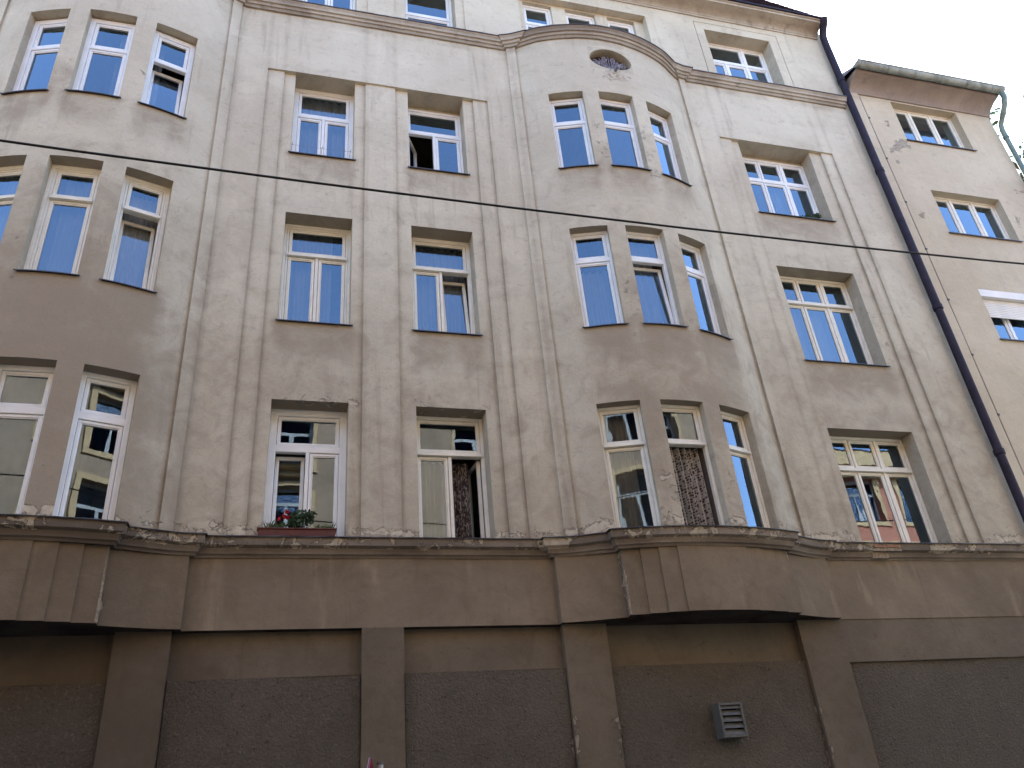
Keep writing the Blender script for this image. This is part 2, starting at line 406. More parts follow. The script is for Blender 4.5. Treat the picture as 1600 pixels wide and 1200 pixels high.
# ------------------------------------------------------------------ the building
B = empty('apartment_building', (1.21, 0, 0), 'weathered four-storey apartment building with two bowed window bays and a dark downpipe', 'building')
STR = [(BL - 1.87, BL - 1.72, -.05), (BL + 1.69, BL + 1.84, -.05), (BR - 1.87, BR - 1.71, -.05), (BR + 1.85, BR + 1.99, -.05)]
def up_off(x, z):
    if z < 15.5:
        o = 0.0
        for a, b, d in STR:
            if a < x < b: o = d
        if z < 13.87:
            if -.73 < x < -.45 or 2.92 < x < 3.19 or .95 < x < 1.48: o = .035
            elif -.45 < x < .95 or 1.48 < x < 2.92: o = .075
            if 8.0 < x < 8.28 or 10.37 < x < 10.63: o = .035
            elif 8.28 < x < 10.37: o = .075
            if -8.21 < x < -7.92 or -5.84 < x < -5.58: o = .035
            elif -7.92 < x < -5.84: o = .075
        return o
    o = 0.0
    if -.42 < x < .97 or 1.48 < x < 2.89: o = .03
    if z < 17.42 and (BR - 1.45 < x < BR + 1.47 or BL - 1.45 < x < BL + 1.47): o = .16
    for a, b in ((8.20, 10.32), (-7.88, -5.78)):
        if a < x < b and z < 17.6:
            o = .022 if (x < a + .018 or x > b - .018 or z > 17.582) else 0
    return o
def in_open(x, z, rows):
    for c, r, a, b, z0, z1 in openings:
        if r in rows and a < x < b and z0 < z < z1: return True
    return False
OX, OZ = 5.585, 14.87
xs = [XL, XR] + [v for o in openings if o[1] < 4 for v in o[2:4]] + [v for s in STR for v in s[:2]]
xs += [-.73, -.45, .95, 1.48, 2.92, 3.19, 8.0, 8.28, 10.37, 10.63, -8.21, -7.92, -5.84, -5.58]
xs += [OX - .45, OX + .45]
zs = [5.2, 5.24, 15.5, 13.87, OZ - .31, OZ + .31] + [v for o in openings if o[1] < 4 for v in o[4:6]]
def hole_up(x, z): return in_open(x, z, (1, 2, 3)) or (abs(x - OX) < .45 and abs(z - OZ) < .31)
relief('plaster_wall', xs, zs, base, up_off, hole_up, dirt_shade_of, peel_of, 'wall', B)
xs = [XL, XR, BR - 1.45, BR + 1.47, BL - 1.45, BL + 1.47, -.42, .97, 1.48, 2.89, 8.2, 8.218, 10.302, 10.32, -7.88, -7.862, -5.798, -5.78] + [v for o in openings if o[1] == 4 for v in o[2:4]]
zs = [15.5, 15.6, 17.36, 17.38, 17.42, 17.582, 17.6, 18.0]
relief('attic_wall', xs, zs, lambda x: 0.0, up_off, lambda x, z: in_open(x, z, (4,)), lambda x, z: .05 + .12 * sstep(17.6, 17.9, z), lambda x, z: 0.0, 'wall', B, .2, .2)

# oval niche with iron scrollwork
def oval_patch():
    nseg = 48; V = []; F = []; D = []; P = []
    def add(x, y, z): V.append((x, y, z)); D.append(dirt_shade_of(x, z)); P.append(peel_of(x, z)); return len(V) - 1
    outer = []; inner = []; back = []
    ca = math.atan2(.31, .45); angs = sorted([2 * math.pi * k / (nseg - 4) + .003 for k in range(nseg - 4)] + [ca, math.pi - ca, math.pi + ca, 2 * math.pi - ca])
    for k in range(nseg):
        t = angs[k]; c, s = math.cos(t), math.sin(t)
        q = 1 / max(abs(c) / .45, abs(s) / .31); xo, zo = OX + c * q, OZ + s * q
        xi, zi = OX + .435 * c, OZ + .285 * s
        outer.append(add(xo, base(xo) + wob(xo, zo), zo)); inner.append(add(xi, base(xi) + wob(xi, zi), zi)); back.append(add(xi, base(xi) + .20, zi))
    for k in range(nseg):
        n = (k + 1) % nseg
        F += [(outer[k], outer[n], inner[n], inner[k]), (inner[k], inner[n], back[n], back[k])]
    c0 = add(OX, base(OX) + .20, OZ)
    for k in range(nseg): F.append((back[k], back[(k + 1) % nseg], c0))
    me = bpy.data.meshes.new('niche'); me.from_pydata(V, [], F)
    me.attributes.new('dirt', 'FLOAT', 'POINT').data.foreach_set('value', [min(1, d + (.25 if i % 3 < 2 else 1.0)) for i, d in enumerate(D)]); me.attributes.new('peel', 'FLOAT', 'POINT').data.foreach_set('value', P)  # back of the niche set darker than its rim
    me.polygons.foreach_set('use_smooth', [True] * len(F)); me.set_sharp_from_angle(angle=R(28))
    return obj('oval_niche', me, 'wall', B, world=True)
niche = oval_patch()
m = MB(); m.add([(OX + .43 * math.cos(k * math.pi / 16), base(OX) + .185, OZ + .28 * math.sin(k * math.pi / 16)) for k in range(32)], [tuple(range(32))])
obj('niche_back', m.mesh(fix=False), 'shade_dark', niche, world=True)  # dark plate set inside to blacken the niche back
m = MB()
def orn(pts, r): m.tube([(OX + a, base(OX) + .10 + .004 * i % .02, OZ + b) for i, (a, b) in enumerate(pts)], r, 5)
for sx in (-1, 1):
    for (cx, cz, r0, turns) in ((.15, -.06, .10, 2.2), (.29, -.02, .08, 1.9), (.10, .10, .07, 1.6)):
        orn([(sx * (cx + r0 * (1 - t / 26) * math.cos(turns * 2 * math.pi * t / 26 + 1)), cz + r0 * (1 - t / 26) * math.sin(turns * 2 * math.pi * t / 26 + 1)) for t in range(24)], .014)
for k in range(9):
    a = R(28 + k * 15.5); orn([(0, -.2), (.16 * math.cos(a), -.12 + .1 * math.sin(a)), (.27 * math.cos(a), -.1 + .31 * math.sin(a))], .008)
orn([(-.36, -.08), (-.18, -.18), (0, -.22), (.18, -.18), (.36, -.08)], .012)
obj('iron_scrollwork', m.mesh(smooth=60), 'iron', niche, world=True)
m = MB(); m.tube([(5.62, base(5.62) + .1, 14.57), (5.625, base(5.62) - .08, 14.53), (5.63, base(5.62) - .16, 14.49)], [.03, .03, .032], 10)
obj('drain_spout', m.mesh(smooth=60), 'iron', niche, world=True)

# ------------------------------------------------------------------ swept mouldings
def path_pts(x0, x1, f, brk=(), step=.07):
    br = sorted(set([x0, x1] + [b for b in brk if x0 < b < x1])); out = []
    for a, b in zip(br[:-1], br[1:]):
        n = max(1, math.ceil((b - a) / step)); 
        for k in range(n + 1):
            x = a + (b - a) * k / n; e = 1e-4 if k == 0 else (-1e-4 if k == n else 0)
            p = (x, f(x + e))
            if not out or abs(out[-1][0] - p[0]) > 1e-6 or abs(out[-1][1] - p[1]) > 1e-4: out.append(p)
    return out
def sweep(name, path, prof, mat, parent, wz=None, darkf=lambda i, x: .3, peelf=lambda i, x: 0.0, capy=None):
    """prof: open list of (outward, z). Path offset along its plan normal; steps in the path become small returns."""
    V = []; F = []; D = []; P = []; n = len(prof); nP = len(path)
    for i, (x, y) in enumerate(path):
        a = Vector(path[max(0, i - 1)]); b = Vector(path[min(nP - 1, i + 1)]); p = Vector((x, y))
        d1 = (p - a).normalized() if i > 0 else (b - p).normalized(); d2 = (b - p).normalized() if i < nP - 1 else d1
        n1 = Vector((d1.y, -d1.x)); n2 = Vector((d2.y, -d2.x)); nn = (n1 + n2)
        nn.normalize(); sc_ = 1 / max(.5, nn.dot(n1))
        for k, (o, z) in enumerate(prof):
            jit = .004 * n3(x * 6, k * 1.3, 2) + .003 * n3(x * 21, k * 1.3, 5)
            q = p + nn * ((o + (jit if o > .02 else 0)) * sc_); V.append((q.x, q.y, z + (wz(x) if wz else 0) + jit * .7)); D.append(darkf(k, x)); P.append(peelf(k, x))
    for i in range(nP - 1):
        for k in range(n - 1): F.append((i * n + k, (i + 1) * n + k, (i + 1) * n + k + 1, i * n + k + 1))
    F.append(tuple(range(n))); F.append(tuple(range((nP - 1) * n + n - 1, (nP - 1) * n - 1, -1)))
    me = bpy.data.meshes.new(name); me.from_pydata(V, [], F)
    me.attributes.new('dirt', 'FLOAT', 'POINT').data.foreach_set('value', D); me.attributes.new('peel', 'FLOAT', 'POINT').data.foreach_set('value', P)
    bm = bmesh.new(); bm.from_mesh(me); bmesh.ops.recalc_face_normals(bm, faces=bm.faces); bm.to_mesh(me); bm.free()
    me.polygons.foreach_set('use_smooth', [True] * len(me.polygons)); me.set_sharp_from_angle(angle=R(25)); me.update()
    return obj(name, me, mat, parent, world=True)

# upper string course between third and attic storey
def strbrk(x):
    o = base(x)
    for a, b, d in STR:
        if a < x < b: o += d
    return o
ub = [v for s in STR for v in s[:2]]
UP = path_pts(XL, XR - .15, strbrk, ub)
sweep('string_course', UP, [(-.05, 15.40), (.035, 15.40), (.045, 15.44), (.05, 15.455), (.075, 15.46), (.08, 15.50), (.085, 15.515), (.115, 15.52), (.125, 15.57), (.15, 15.60), (.15, 15.625), (-.25, 15.66)],
      'cornice', B, darkf=lambda k, x: .25 + .35 * n3(x * 1.3, 9, 1) + (.2 if k < 4 else 0) + (.5 if (k > 6 and abs(x - BR) < 1.6) else 0), peelf=lambda k, x: .2)
sweep('course_flashing', UP, [(.13, 15.627), (.165, 15.615), (.17, 15.632), (.13, 15.645), (-.4, 15.685)], 'sheet', B)
# bay roofs behind the course
for cc in (BL, BR):
    pts = [(cc - 2, .02)] + [(cc + u / 10, bay(u / 10)) for u in range(-20, 21)] + [(cc + 2, .02)]
    m = MB(); m.prism(pts, 15.55, 15.64); obj('bay_roof', m.mesh(), 'sheet', B, world=True)

# main cornice with coved profile, gutter and slate roof
MP = [(XL, 0.0), (-4, 0.0), (1, 0.0), (6, 0.0), (XR - .14, 0.0)]
cov = [(-.05, 17.76), (.025, 17.76), (.025, 17.81), (.04, 17.82)] + [(.04 + .28 * (1 - math.cos(R(a))), 17.82 + .13 * math.sin(R(a))) for a in (15, 30, 45, 60, 75, 90)] + [(.325, 17.955), (.325, 18.0), (.36, 18.01), (.36, 18.04), (-.2, 18.06)]
MPs = []
for a, b in zip(MP[:-1], MP[1:]): MPs += [(a[0] + (b[0] - a[0]) * k / 24, 0.0) for k in range(24)]
MPs.append(MP[-1])
sweep('main_cornice', MPs, cov, 'cornice', B, darkf=lambda k, x: .15 + .3 * n3(x * .9, 3, 1) + (.2 if 3 < k < 8 else 0))
m = MB(); m.box(XL, XR - .09, -.40, -.362, 18.035, 18.075); m.box(XL, XR - .09, -.39, .1, 18.062, 18.073)
obj('roof_gutter', m.mesh(), 'pipe', B, world=True)
# slate roof: real overlapping courses, steep mansard slope with a hipped right end
m = MB(); nc = 22
def slope(t): return (-.34 + 1.4 * t, 18.09 + 2.9 * t)
for k in range(nc):
    y0, z0 = slope(k / nc); y1, z1 = slope((k + 1) / nc)
    xr0, xr1 = XR - .1 - .55 * (k / nc) * 2.2, XR - .1 - .55 * ((k + 1) / nc) * 2.2
    nx = 90
    for i in range(nx):
        a0 = XL + (xr0 - XL) * i / nx; b0 = XL + (xr0 - XL) * (i + 1) / nx - .012
        lift = .012 + .006 * random.random()
        m.add([(a0, y0 - .02 - lift, z0), (b0, y0 - .02 - lift, z0), (b0 - (xr0 - xr1) * (i + 1) / nx, y1, z1 + .02), (a0 - (xr0 - xr1) * i / nx, y1, z1 + .02),
               (a0, y0 + .01, z0 - .004), (b0, y0 + .01, z0 - .004)], [(0, 1, 2, 3), (4, 5, 1, 0)])
    m.add([(xr0 + .05, y0 - .02, z0), (XR + .1 - (k / nc) * .9, 6, z0), (XR + .1 - ((k + 1) / nc) * .9, 6, z1), (xr1 + .05, y1, z1)], [(0, 1, 2, 3)])
o = obj('slate_roof', m.mesh(fix=False), 'slate', B, world=True)
m = MB(); m.add([(XL, -.30, 18.07), (XR - .05, -.30, 18.07), (XR - 1.3, 1.1, 20.9), (XL, 1.1, 20.9), (XR - 2.5, 6, 22.2), (XL, 6, 22.2), (XL, 12, 18.2), (XR, 12, 18.2), (XR, 6, 18.2)],
                [(0, 1, 2, 3), (3, 2, 4, 5), (5, 4, 7, 6), (1, 8, 4, 2), (8, 7, 4), (0, 3, 5, 6)])
obj('roof_deck', m.mesh(), 'slate', B, world=True)
# side and rear walls
m = MB()
m.box(XR - .3, XR, .02, 12, 0, 18.1); m.box(XL, XL + .3, .02, 12, 0, 18.1); m.box(XL + .3, XR - .3, 11.7, 12, 0, 18.1)
m.box(XL + .3, XR - .3, 2.2, 2.3, 0, 18.1)
obj('body_wall', m.mesh(), 'wall', B, world=True)

# ------------------------------------------------------------------ lower wall: apron, ledge, ground floor
ZB, ZT = 4.19, 5.06
FL = [(1.24, 2.06, 0), (1.0, 1.24, -.045), (.76, 1.0, -.07), (.51, .76, -.092), (0, .51, -.112)]
def apron_base(u):
    u = abs(u)
    if u < 1.24: return -.47 + .15 * (u / 1.24) ** 2 if False else -.465 + .125 * (u / 1.24) ** 2
    if u < 2.06: return herm((u - 1.24) / .82, -.29, .30 * .82, -.085, .02)
    return 0.0
def aprf(x):
    for cc in (BL, BR):
        if abs(x - cc) < 2.06: return apron_base(x - cc)
    return 0.0
def flute(x):
    for cc in (BL, BR):
        u = abs(x - cc)
        for a, b, o in FL:
            if a <= u < b: return o
    return 0.0
def apron_y(x): return aprf(x) + flute(x)
abrk = [cc + s * v for cc in (BL, BR) for v in (.51, .76, 1.0, 1.24, 2.06) for s in (-1, 1)]
APp = path_pts(XL, XR, apron_y, abrk, .08)
# explicit sheet following the stepped path
def sheet_from_path(name, path, z0, z1, mat, parent, darkf, peelf, dz=.12, extra=None):
    nz = max(1, round((z1 - z0) / dz)); V = []; F = []; D = []; P = []
    for x, y in path:
        for j in range(nz + 1):
            z = z0 + (z1 - z0) * j / nz; V.append((x, y + wob(x, z), z)); D.append(darkf(x, z)); P.append(peelf(x, z))
    for i in range(len(path) - 1):
        for j in range(nz): F.append((i * (nz + 1) + j, (i + 1) * (nz + 1) + j, (i + 1) * (nz + 1) + j + 1, i * (nz + 1) + j + 1))
    me = bpy.data.meshes.new(name); me.from_pydata(V, [], F)
    me.attributes.new('dirt', 'FLOAT', 'POINT').data.foreach_set('value', D); me.attributes.new('peel', 'FLOAT', 'POINT').data.foreach_set('value', P)
    me.polygons.foreach_set('use_smooth', [True] * len(F)); me.set_sharp_from_angle(angle=R(25)); me.update()
    return obj(name, me, mat, parent, world=True)
def ap_dark(x, z):
    d = .22 + .25 * n3(x * .5, 2, z * .6) + .15 * sstep(4.95, 5.1, z)
    d += .35 * (1 - sstep(-2.2, .2, x)); d -= .35 * bump1(x, 1.1, 1.5, .15); d -= .2 * bump1(x, 7.6, 9.5, .8)  # darker to the left, lighter over two stretches further right
    return max(0, min(1, d))
def ap_peel(x, z):
    p = 0.0
    for cc in (BL, BR):
        p = max(p, .62 * bump1(abs(x - cc), 1.225, 1.25, .012) * (.75 + .4 * n3(x * 3, 2, z * 2)))
    return max(p, .3 * bump1(x, 7.9, 8.9, .2) * sstep(4.9, 5.05, z))
sheet_from_path('apron_wall', APp, ZB, ZT + .02, 'apron', B, ap_dark, ap_peel)
# the white worn arris at each outer flute
for cc in (BL, BR):
    for s in ((1,) if cc == BL else (-1,)):
        V = []; x = cc + s * 1.242
        m = MB(); pts = []
        for k in range(15):
            z = ZB + .01 + (ZT - ZB - .02) * k / 14; pts.append((x - s * .012 + .004 * n3(z * 4, cc, s), apron_y(cc + 1.239) + .012, z))
        m.tube(pts, [.013 + .010 * (1 - k / 14) + .004 * n3(k * .9, 1, cc) for k in range(15)], 6)
        obj('worn_arris', m.mesh(smooth=50), 'mortar', B, world=True)
# soffit under the apron (bays) and flat step to the ground floor wall
GY = .02
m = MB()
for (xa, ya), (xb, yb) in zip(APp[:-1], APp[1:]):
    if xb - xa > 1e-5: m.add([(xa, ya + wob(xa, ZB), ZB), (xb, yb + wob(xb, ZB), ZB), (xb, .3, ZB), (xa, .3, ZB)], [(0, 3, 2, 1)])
obj('bay_soffit', m.mesh(fix=False), 'shade_dark', B, world=True)  # near-black colour paints the deep shade under the bays

# ledge
def led_path_y(x):
    for cc in (BL, BR):
        u = abs(x - cc)
        if u < 1.28: return -.575 + .15 * (u / 1.28) ** 2
        if u < 2.10: return min(0, herm((u - 1.28) / .82, -.31, .30 * .82, -.075, .02))
    return 0.0
lbrk = [cc + s * v for cc in (BL, BR) for v in (1.28, 2.10) for s in (-1, 1)]
LP = path_pts(XL, XR, led_path_y, lbrk, .06)
def led_dark(k, x):
    left = .75 * (1 - sstep(-2.2, -.8, x)); return (.30 if k > 5 else .45) + left * .6 + .5 * n3(x * 1.1, 4, k * .2)  # darker at the left end and on the lower profile
def led_peel(k, x): return (.44 + .30 * n3(x * 1.6, 8, 1)) if k >= 6 else .1
ledge = sweep('ledge', LP, [(-.04, 5.045), (.012, 5.045), (.02, 5.065), (.03, 5.075), (.05, 5.085), (.055, 5.12), (.07, 5.15), (.105, 5.168), (.115, 5.175), (.118, 5.21), (.12, 5.25), (.12, 5.275), (.02, 5.29)],
      'ledge', B, darkf=led_dark, peelf=led_peel)
sweep('ledge_flashing', LP, [(.115, 5.276), (.145, 5.268), (.148, 5.277), (.12, 5.292), (-.40, 5.322)], 'sheet', B)
# broken stretch of the ledge with bare bricks
m = MB(); m.prism([(8.44, -.02), (8.44, -.112), (8.50, -.124), (8.60, -.116), (8.72, -.126), (8.84, -.118), (8.93, -.122), (8.93, -.02)], 5.155, 5.255)
m.prism([(8.40, -.0), (8.43, -.066), (8.52, -.082), (8.63, -.07), (8.70, -.085), (8.72, 0)], 5.06, 5.15)
pb = obj('broken_patch', m.mesh(), 'mortar', ledge, world=True)
bk = MB().box(-.032, .032, -.02, .02, -.02, .02).mesh()
for i in range(6):
    o = obj('brick', bk, 'brick', ledge); o.location = Vector((8.49 + i * .074, -.112 - .006 * random.random(), 5.222 + .006 * random.random())) - wloc(ledge); o.rotation_euler = (0, R(random.uniform(-4, 4)), R(random.uniform(-5, 5)))

# ground floor relief
PIL = [(XL, -7.2), (-5.05, -4.45), (-1.74, -1.15), (.975, 1.475), (3.50, 4.09), (6.92, 7.58)]
def g_off(x, z):
    for a, b in PIL:
        if a < x < b: return 0.0
    if x > 7.58: return .045 if z < 3.61 else .012
    if z > 3.66: return .115
    return .045
xs = [XL, XR] + [v for p in PIL for v in p]
zs = [0, 3.61, 3.66, ZB + .001]
def g_dark(x, z): return max(0, min(1, .25 + .3 * n3(x * .6, 5, z * .8) + .25 * (1 - sstep(0, 1.5, z)) + .4 * (1 - sstep(-2, .4, x)) - .3 * sstep(6, 9, x)))  # darker towards the left end and the ground, lighter at the right
def g_peel(x, z):
    p = 0
    for e in (3.50, 4.09, 6.92): p = max(p, .50 * bump1(x, e - .02, e + .04, .03) * bump1(z, 2.2, 3.1, .3))
    return p
def is_rough(x, z): return g_off(x, z) == .045
relief('ground_floor_wall', xs, zs, lambda x: GY if False else 0.0, g_off, is_rough, g_dark, g_peel, 'base', B, .2, .2)
edges_p = [(-7.2, -5.05, 3.66), (-4.45, -1.74, 3.66), (-1.15, .975, 3.66), (1.475, 3.50, 3.66), (4.09, 6.92, 3.66), (7.58, XR, 3.61)]
for a, b, zt in edges_p:
    relief('roughcast_panel', [a, a + .012, b - .012, b], [0, zt - .012, zt], lambda x: 0.0, lambda x, z, a=a, b=b, zt=zt: .075 if (x < a + .012 or x > b - .012) else .045,
           lambda x, z: False, g_dark, g_peel, 'rough', B, .12, .12, wobf=lambda x, z: .012 * n3(x * 1.2, 5, z * 1.2) + .004 * n3(x * 6, 5, z * 6))
    m = MB(); m.add([(a, .045, zt), (b, .045, zt), (b, .125, zt), (a, .125, zt)], [(0, 1, 2, 3)])
    for xx in (a, b): m.add([(xx, -.005, 0), (xx, .08, 0), (xx, .08, zt), (xx, -.005, zt)], [(0, 1, 2, 3)])
    obj('panel_edge', m.mesh(fix=False), 'base', B, world=True)
for a, b in PIL[2:]:
    pass

# vent grille
vg = MB(); vx0, vx1, vz0, vz1, vy = 5.385, 5.715, 2.735, 3.14, -.15
vg.ring(vx0, vx1, vz0, vz1, [(0, vy), (.028, vy), (.032, vy + .012), (.032, vy + .10), (0, vy + .2)])
vent = obj('vent_grille', vg.mesh(), 'grille', B, world=True)
obj('duct', MB().box(vx0 + .03, vx1 - .03, -.045, .04, vz0 + .03, vz1 - .03).mesh(), 'black', vent, world=True)
slat = MB().add([(-.145, -.05, -.032), (.145, -.05, -.032), (.145, -.01, .032), (-.145, -.01, .032), (-.145, -.046, -.036), (.145, -.046, -.036), (.145, -.006, .028), (-.145, -.006, .028)],
                [(0, 1, 2, 3), (7, 6, 5, 4), (0, 4, 5, 1), (3, 2, 6, 7), (0, 3, 7, 4), (1, 5, 6, 2)]).mesh()
for k in range(5):
    o = obj('slat', slat, 'grille', vent); o.location = Vector(((vx0 + vx1) / 2, vy + .055, vz0 + .065 + k * .075)) - wloc(vent)

# downpipe
m = MB(); px = 11.545
m.tube([(px - .05, -.38, 18.06), (px - .04, -.33, 17.94), (px - .01, -.19, 17.84), (px, -.13, 17.7), (px, -.12, 17.5), (px, -.12, 9.9)], [.09, .085, .08, .078, .078, .078], 14)
m.tube([(px, -.12, 9.95), (px, -.12, .3)], .074, 14)
dp = obj('downpipe', m.mesh(smooth=50), 'pipe', B, world=True)
for z in (16.2, 13.4, 9.9, 6.9, 3.5):
    o = obj('pipe_collar', MB().tube([(0, 0, -.045), (0, 0, .045)], .09, 14).mesh(smooth=50), 'pipe', dp); o.location = Vector((px, -.12, z)) - wloc(dp)

# ------------------------------------------------------------------ windows
SPROF = lambda b: [(0, 0), (b * .62, 0), (b * .72, .007), (b, .014), (b, .05), (0, .05)]
FPROF = lambda b: [(0, 0), (b - .012, 0), (b, .010), (b, .075), (0, .075)]
ROOMS = {}
def curtain_mesh(w_, z0, z1, amp=.022, waves=9, seed=0, gather=0.0):
    n = 70; nz = 8; V = []; F = []; rnd = random.Random(seed); ph = [rnd.random() * 6 for _ in range(4)]
    for j in range(nz + 1):
        t = j / nz
        for i in range(n + 1):
            s = i / n; y = amp * (math.sin(waves * 2 * math.pi * s + ph[0] + .5 * math.sin(3 * s + ph[1])) + .4 * math.sin(waves * 4.7 * s + ph[2] + t))
            x = -w_ / 2 + w_ * s; V.append((x * (1 - gather * math.sin(math.pi * t) * .5), y * (1 - .3 * t), z0 + (z1 - z0) * t))
    for j in range(nz):
        for i in range(n): a = j * (n + 1) + i; F.append((a, a + 1, a + n + 2, a + n + 1))
    me = bpy.data.meshes.new('curtain'); me.from_pydata(V, [], F)
    uv = me.uv_layers.new(name='UVMap'); lw = w_ * 1.5
    for p in me.polygons:
        for li in p.loop_indices:
            v = me.loops[li].vertex_index; i = v % (n + 1); uv.data[li].uv = (i / n * lw, V[v][2])
    me.polygons.foreach_set('use_smooth', [True] * len(F)); me.update(); return me

def make_window(parent, org, rz, w_, h, style, fm='pvc', gm='glass', fb=.06, sb=.048, tz=.66, tb=.07, up=(1,), lo=(1,), state=None, label=None, room=True, gap=.006, name='window', double=False, nobot=False):
    """org = world position of the bottom centre of the frame's front; local x right, y inward, z up"""
    state = state or {}
    m = MB()
    m.ring(-w_/2, w_/2, 0, h, FPROF(fb))
    if double: m.ring(-w_/2 + fb + .004, w_/2 - fb - .004, fb + .004, h - fb - .004, [(0, .012), (.022, .012), (.03, .02), (.03, .07), (0, .07)])
    f2 = fb + (.034 if double else 0)
    tzh = h * tz
    if tz < 1: m.hbar(-w_/2 + f2 - .01, w_/2 - f2 + .01, -.012 if fm == 'cream' else .002, .07, tzh - tb/2, tzh + tb/2, .008)
    if fm == 'cream' and tz < 1: m.hbar(-w_/2 + f2 - .01, w_/2 - f2 + .01, -.03, -.012, tzh - tb/2 + .004, tzh - tb/2 + .028, .004)
    cells = []
    for cols, z0, z1, row in ((up, tzh + tb/2 if tz < 1 else h, h - f2, 'u'), (lo, f2, tzh - tb/2 if tz < 1 else h - f2, 'l')):
        if z1 - z0 < .05: continue
        tot = sum(abs(c) for c in cols); x = -w_/2 + f2; W = w_ - 2 * f2
        for k, c in enumerate(cols):
            x1 = x + W * abs(c) / tot
            mull = .05 if c > 0 else .014        # negative share: only a thin bar follows
            xa, xb = x, x1
            if k < len(cols) - 1: m.prism([(x1 - mull/2, .07), (x1 - mull/2, .008), (x1 - mull/2 + .006, .002), (x1 + mull/2 - .006, .002), (x1 + mull/2, .008), (x1 + mull/2, .07)], z0 - .002, z1 + .002); xb = x1 - mull/2
            if k > 0: xa = x + (.025 if cols[k-1] > 0 else .007)
            cells.append((xa, xb, z0, z1, row + str(k))); x = x1
    fo = obj(name, m.mesh(), fm, parent, loc=Vector(org) - wloc(parent), rot=(0, 0, rz))
    if label: fo['label'] = label
    for xa, xb, z0, z1, key in cells:
        st = state.get(key, 'closed'); xa += gap; xb -= gap; z0 += gap; z1 -= gap
        sm = MB(); sm.ring(0, xb - xa, 0, z1 - z0, SPROF(sb)); sh = sm.mesh()
        pm = MB(); pm.add([(sb - .004, .028, sb - .004), (xb - xa - sb + .004, .028, sb - .004), (xb - xa - sb + .004, .028, z1 - z0 - sb + .004), (sb - .004, .028, z1 - z0 - sb + .004)], [(0, 1, 2, 3)]); pn = pm.mesh(fix=False)
        yy = .018
        def place(o, stt):
            if stt == 'tilt': o.location = (xa, yy + .03, z0); o.rotation_euler = (R(-7), 0, 0)
            elif stt == 'tilt2': o.location = (xa, yy + .03, z0); o.rotation_euler = (R(-4), 0, 0)
            elif stt == 'openL': o.location = (xa + .02, yy + .05, z0); o.rotation_euler = (0, 0, R(62))
            elif stt == 'openR':
                o.rotation_euler = (0, 0, R(180 + 98)); o.location = (xb - .03, yy + .08 + (xb - xa), z0); o.rotation_euler = (0, 0, R(-82))
                o.location = (xb - .05 - (xb - xa) * math.cos(R(82)), yy + .07 + (xb - xa) * math.sin(R(82)), z0)
            else: o.location = (xa, yy, z0)
        for nm, me_, mt in (('sash', sh, fm), ('pane', pn, gm)):
            if st == 'none': continue
            o = obj(nm, me_, mt, fo); place(o, st)
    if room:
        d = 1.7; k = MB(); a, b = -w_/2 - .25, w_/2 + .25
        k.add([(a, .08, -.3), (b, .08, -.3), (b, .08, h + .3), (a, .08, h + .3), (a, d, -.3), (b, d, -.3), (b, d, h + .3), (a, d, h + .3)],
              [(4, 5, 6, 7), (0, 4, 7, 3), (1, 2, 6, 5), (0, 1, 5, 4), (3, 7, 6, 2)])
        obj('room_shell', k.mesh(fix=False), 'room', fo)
    return fo

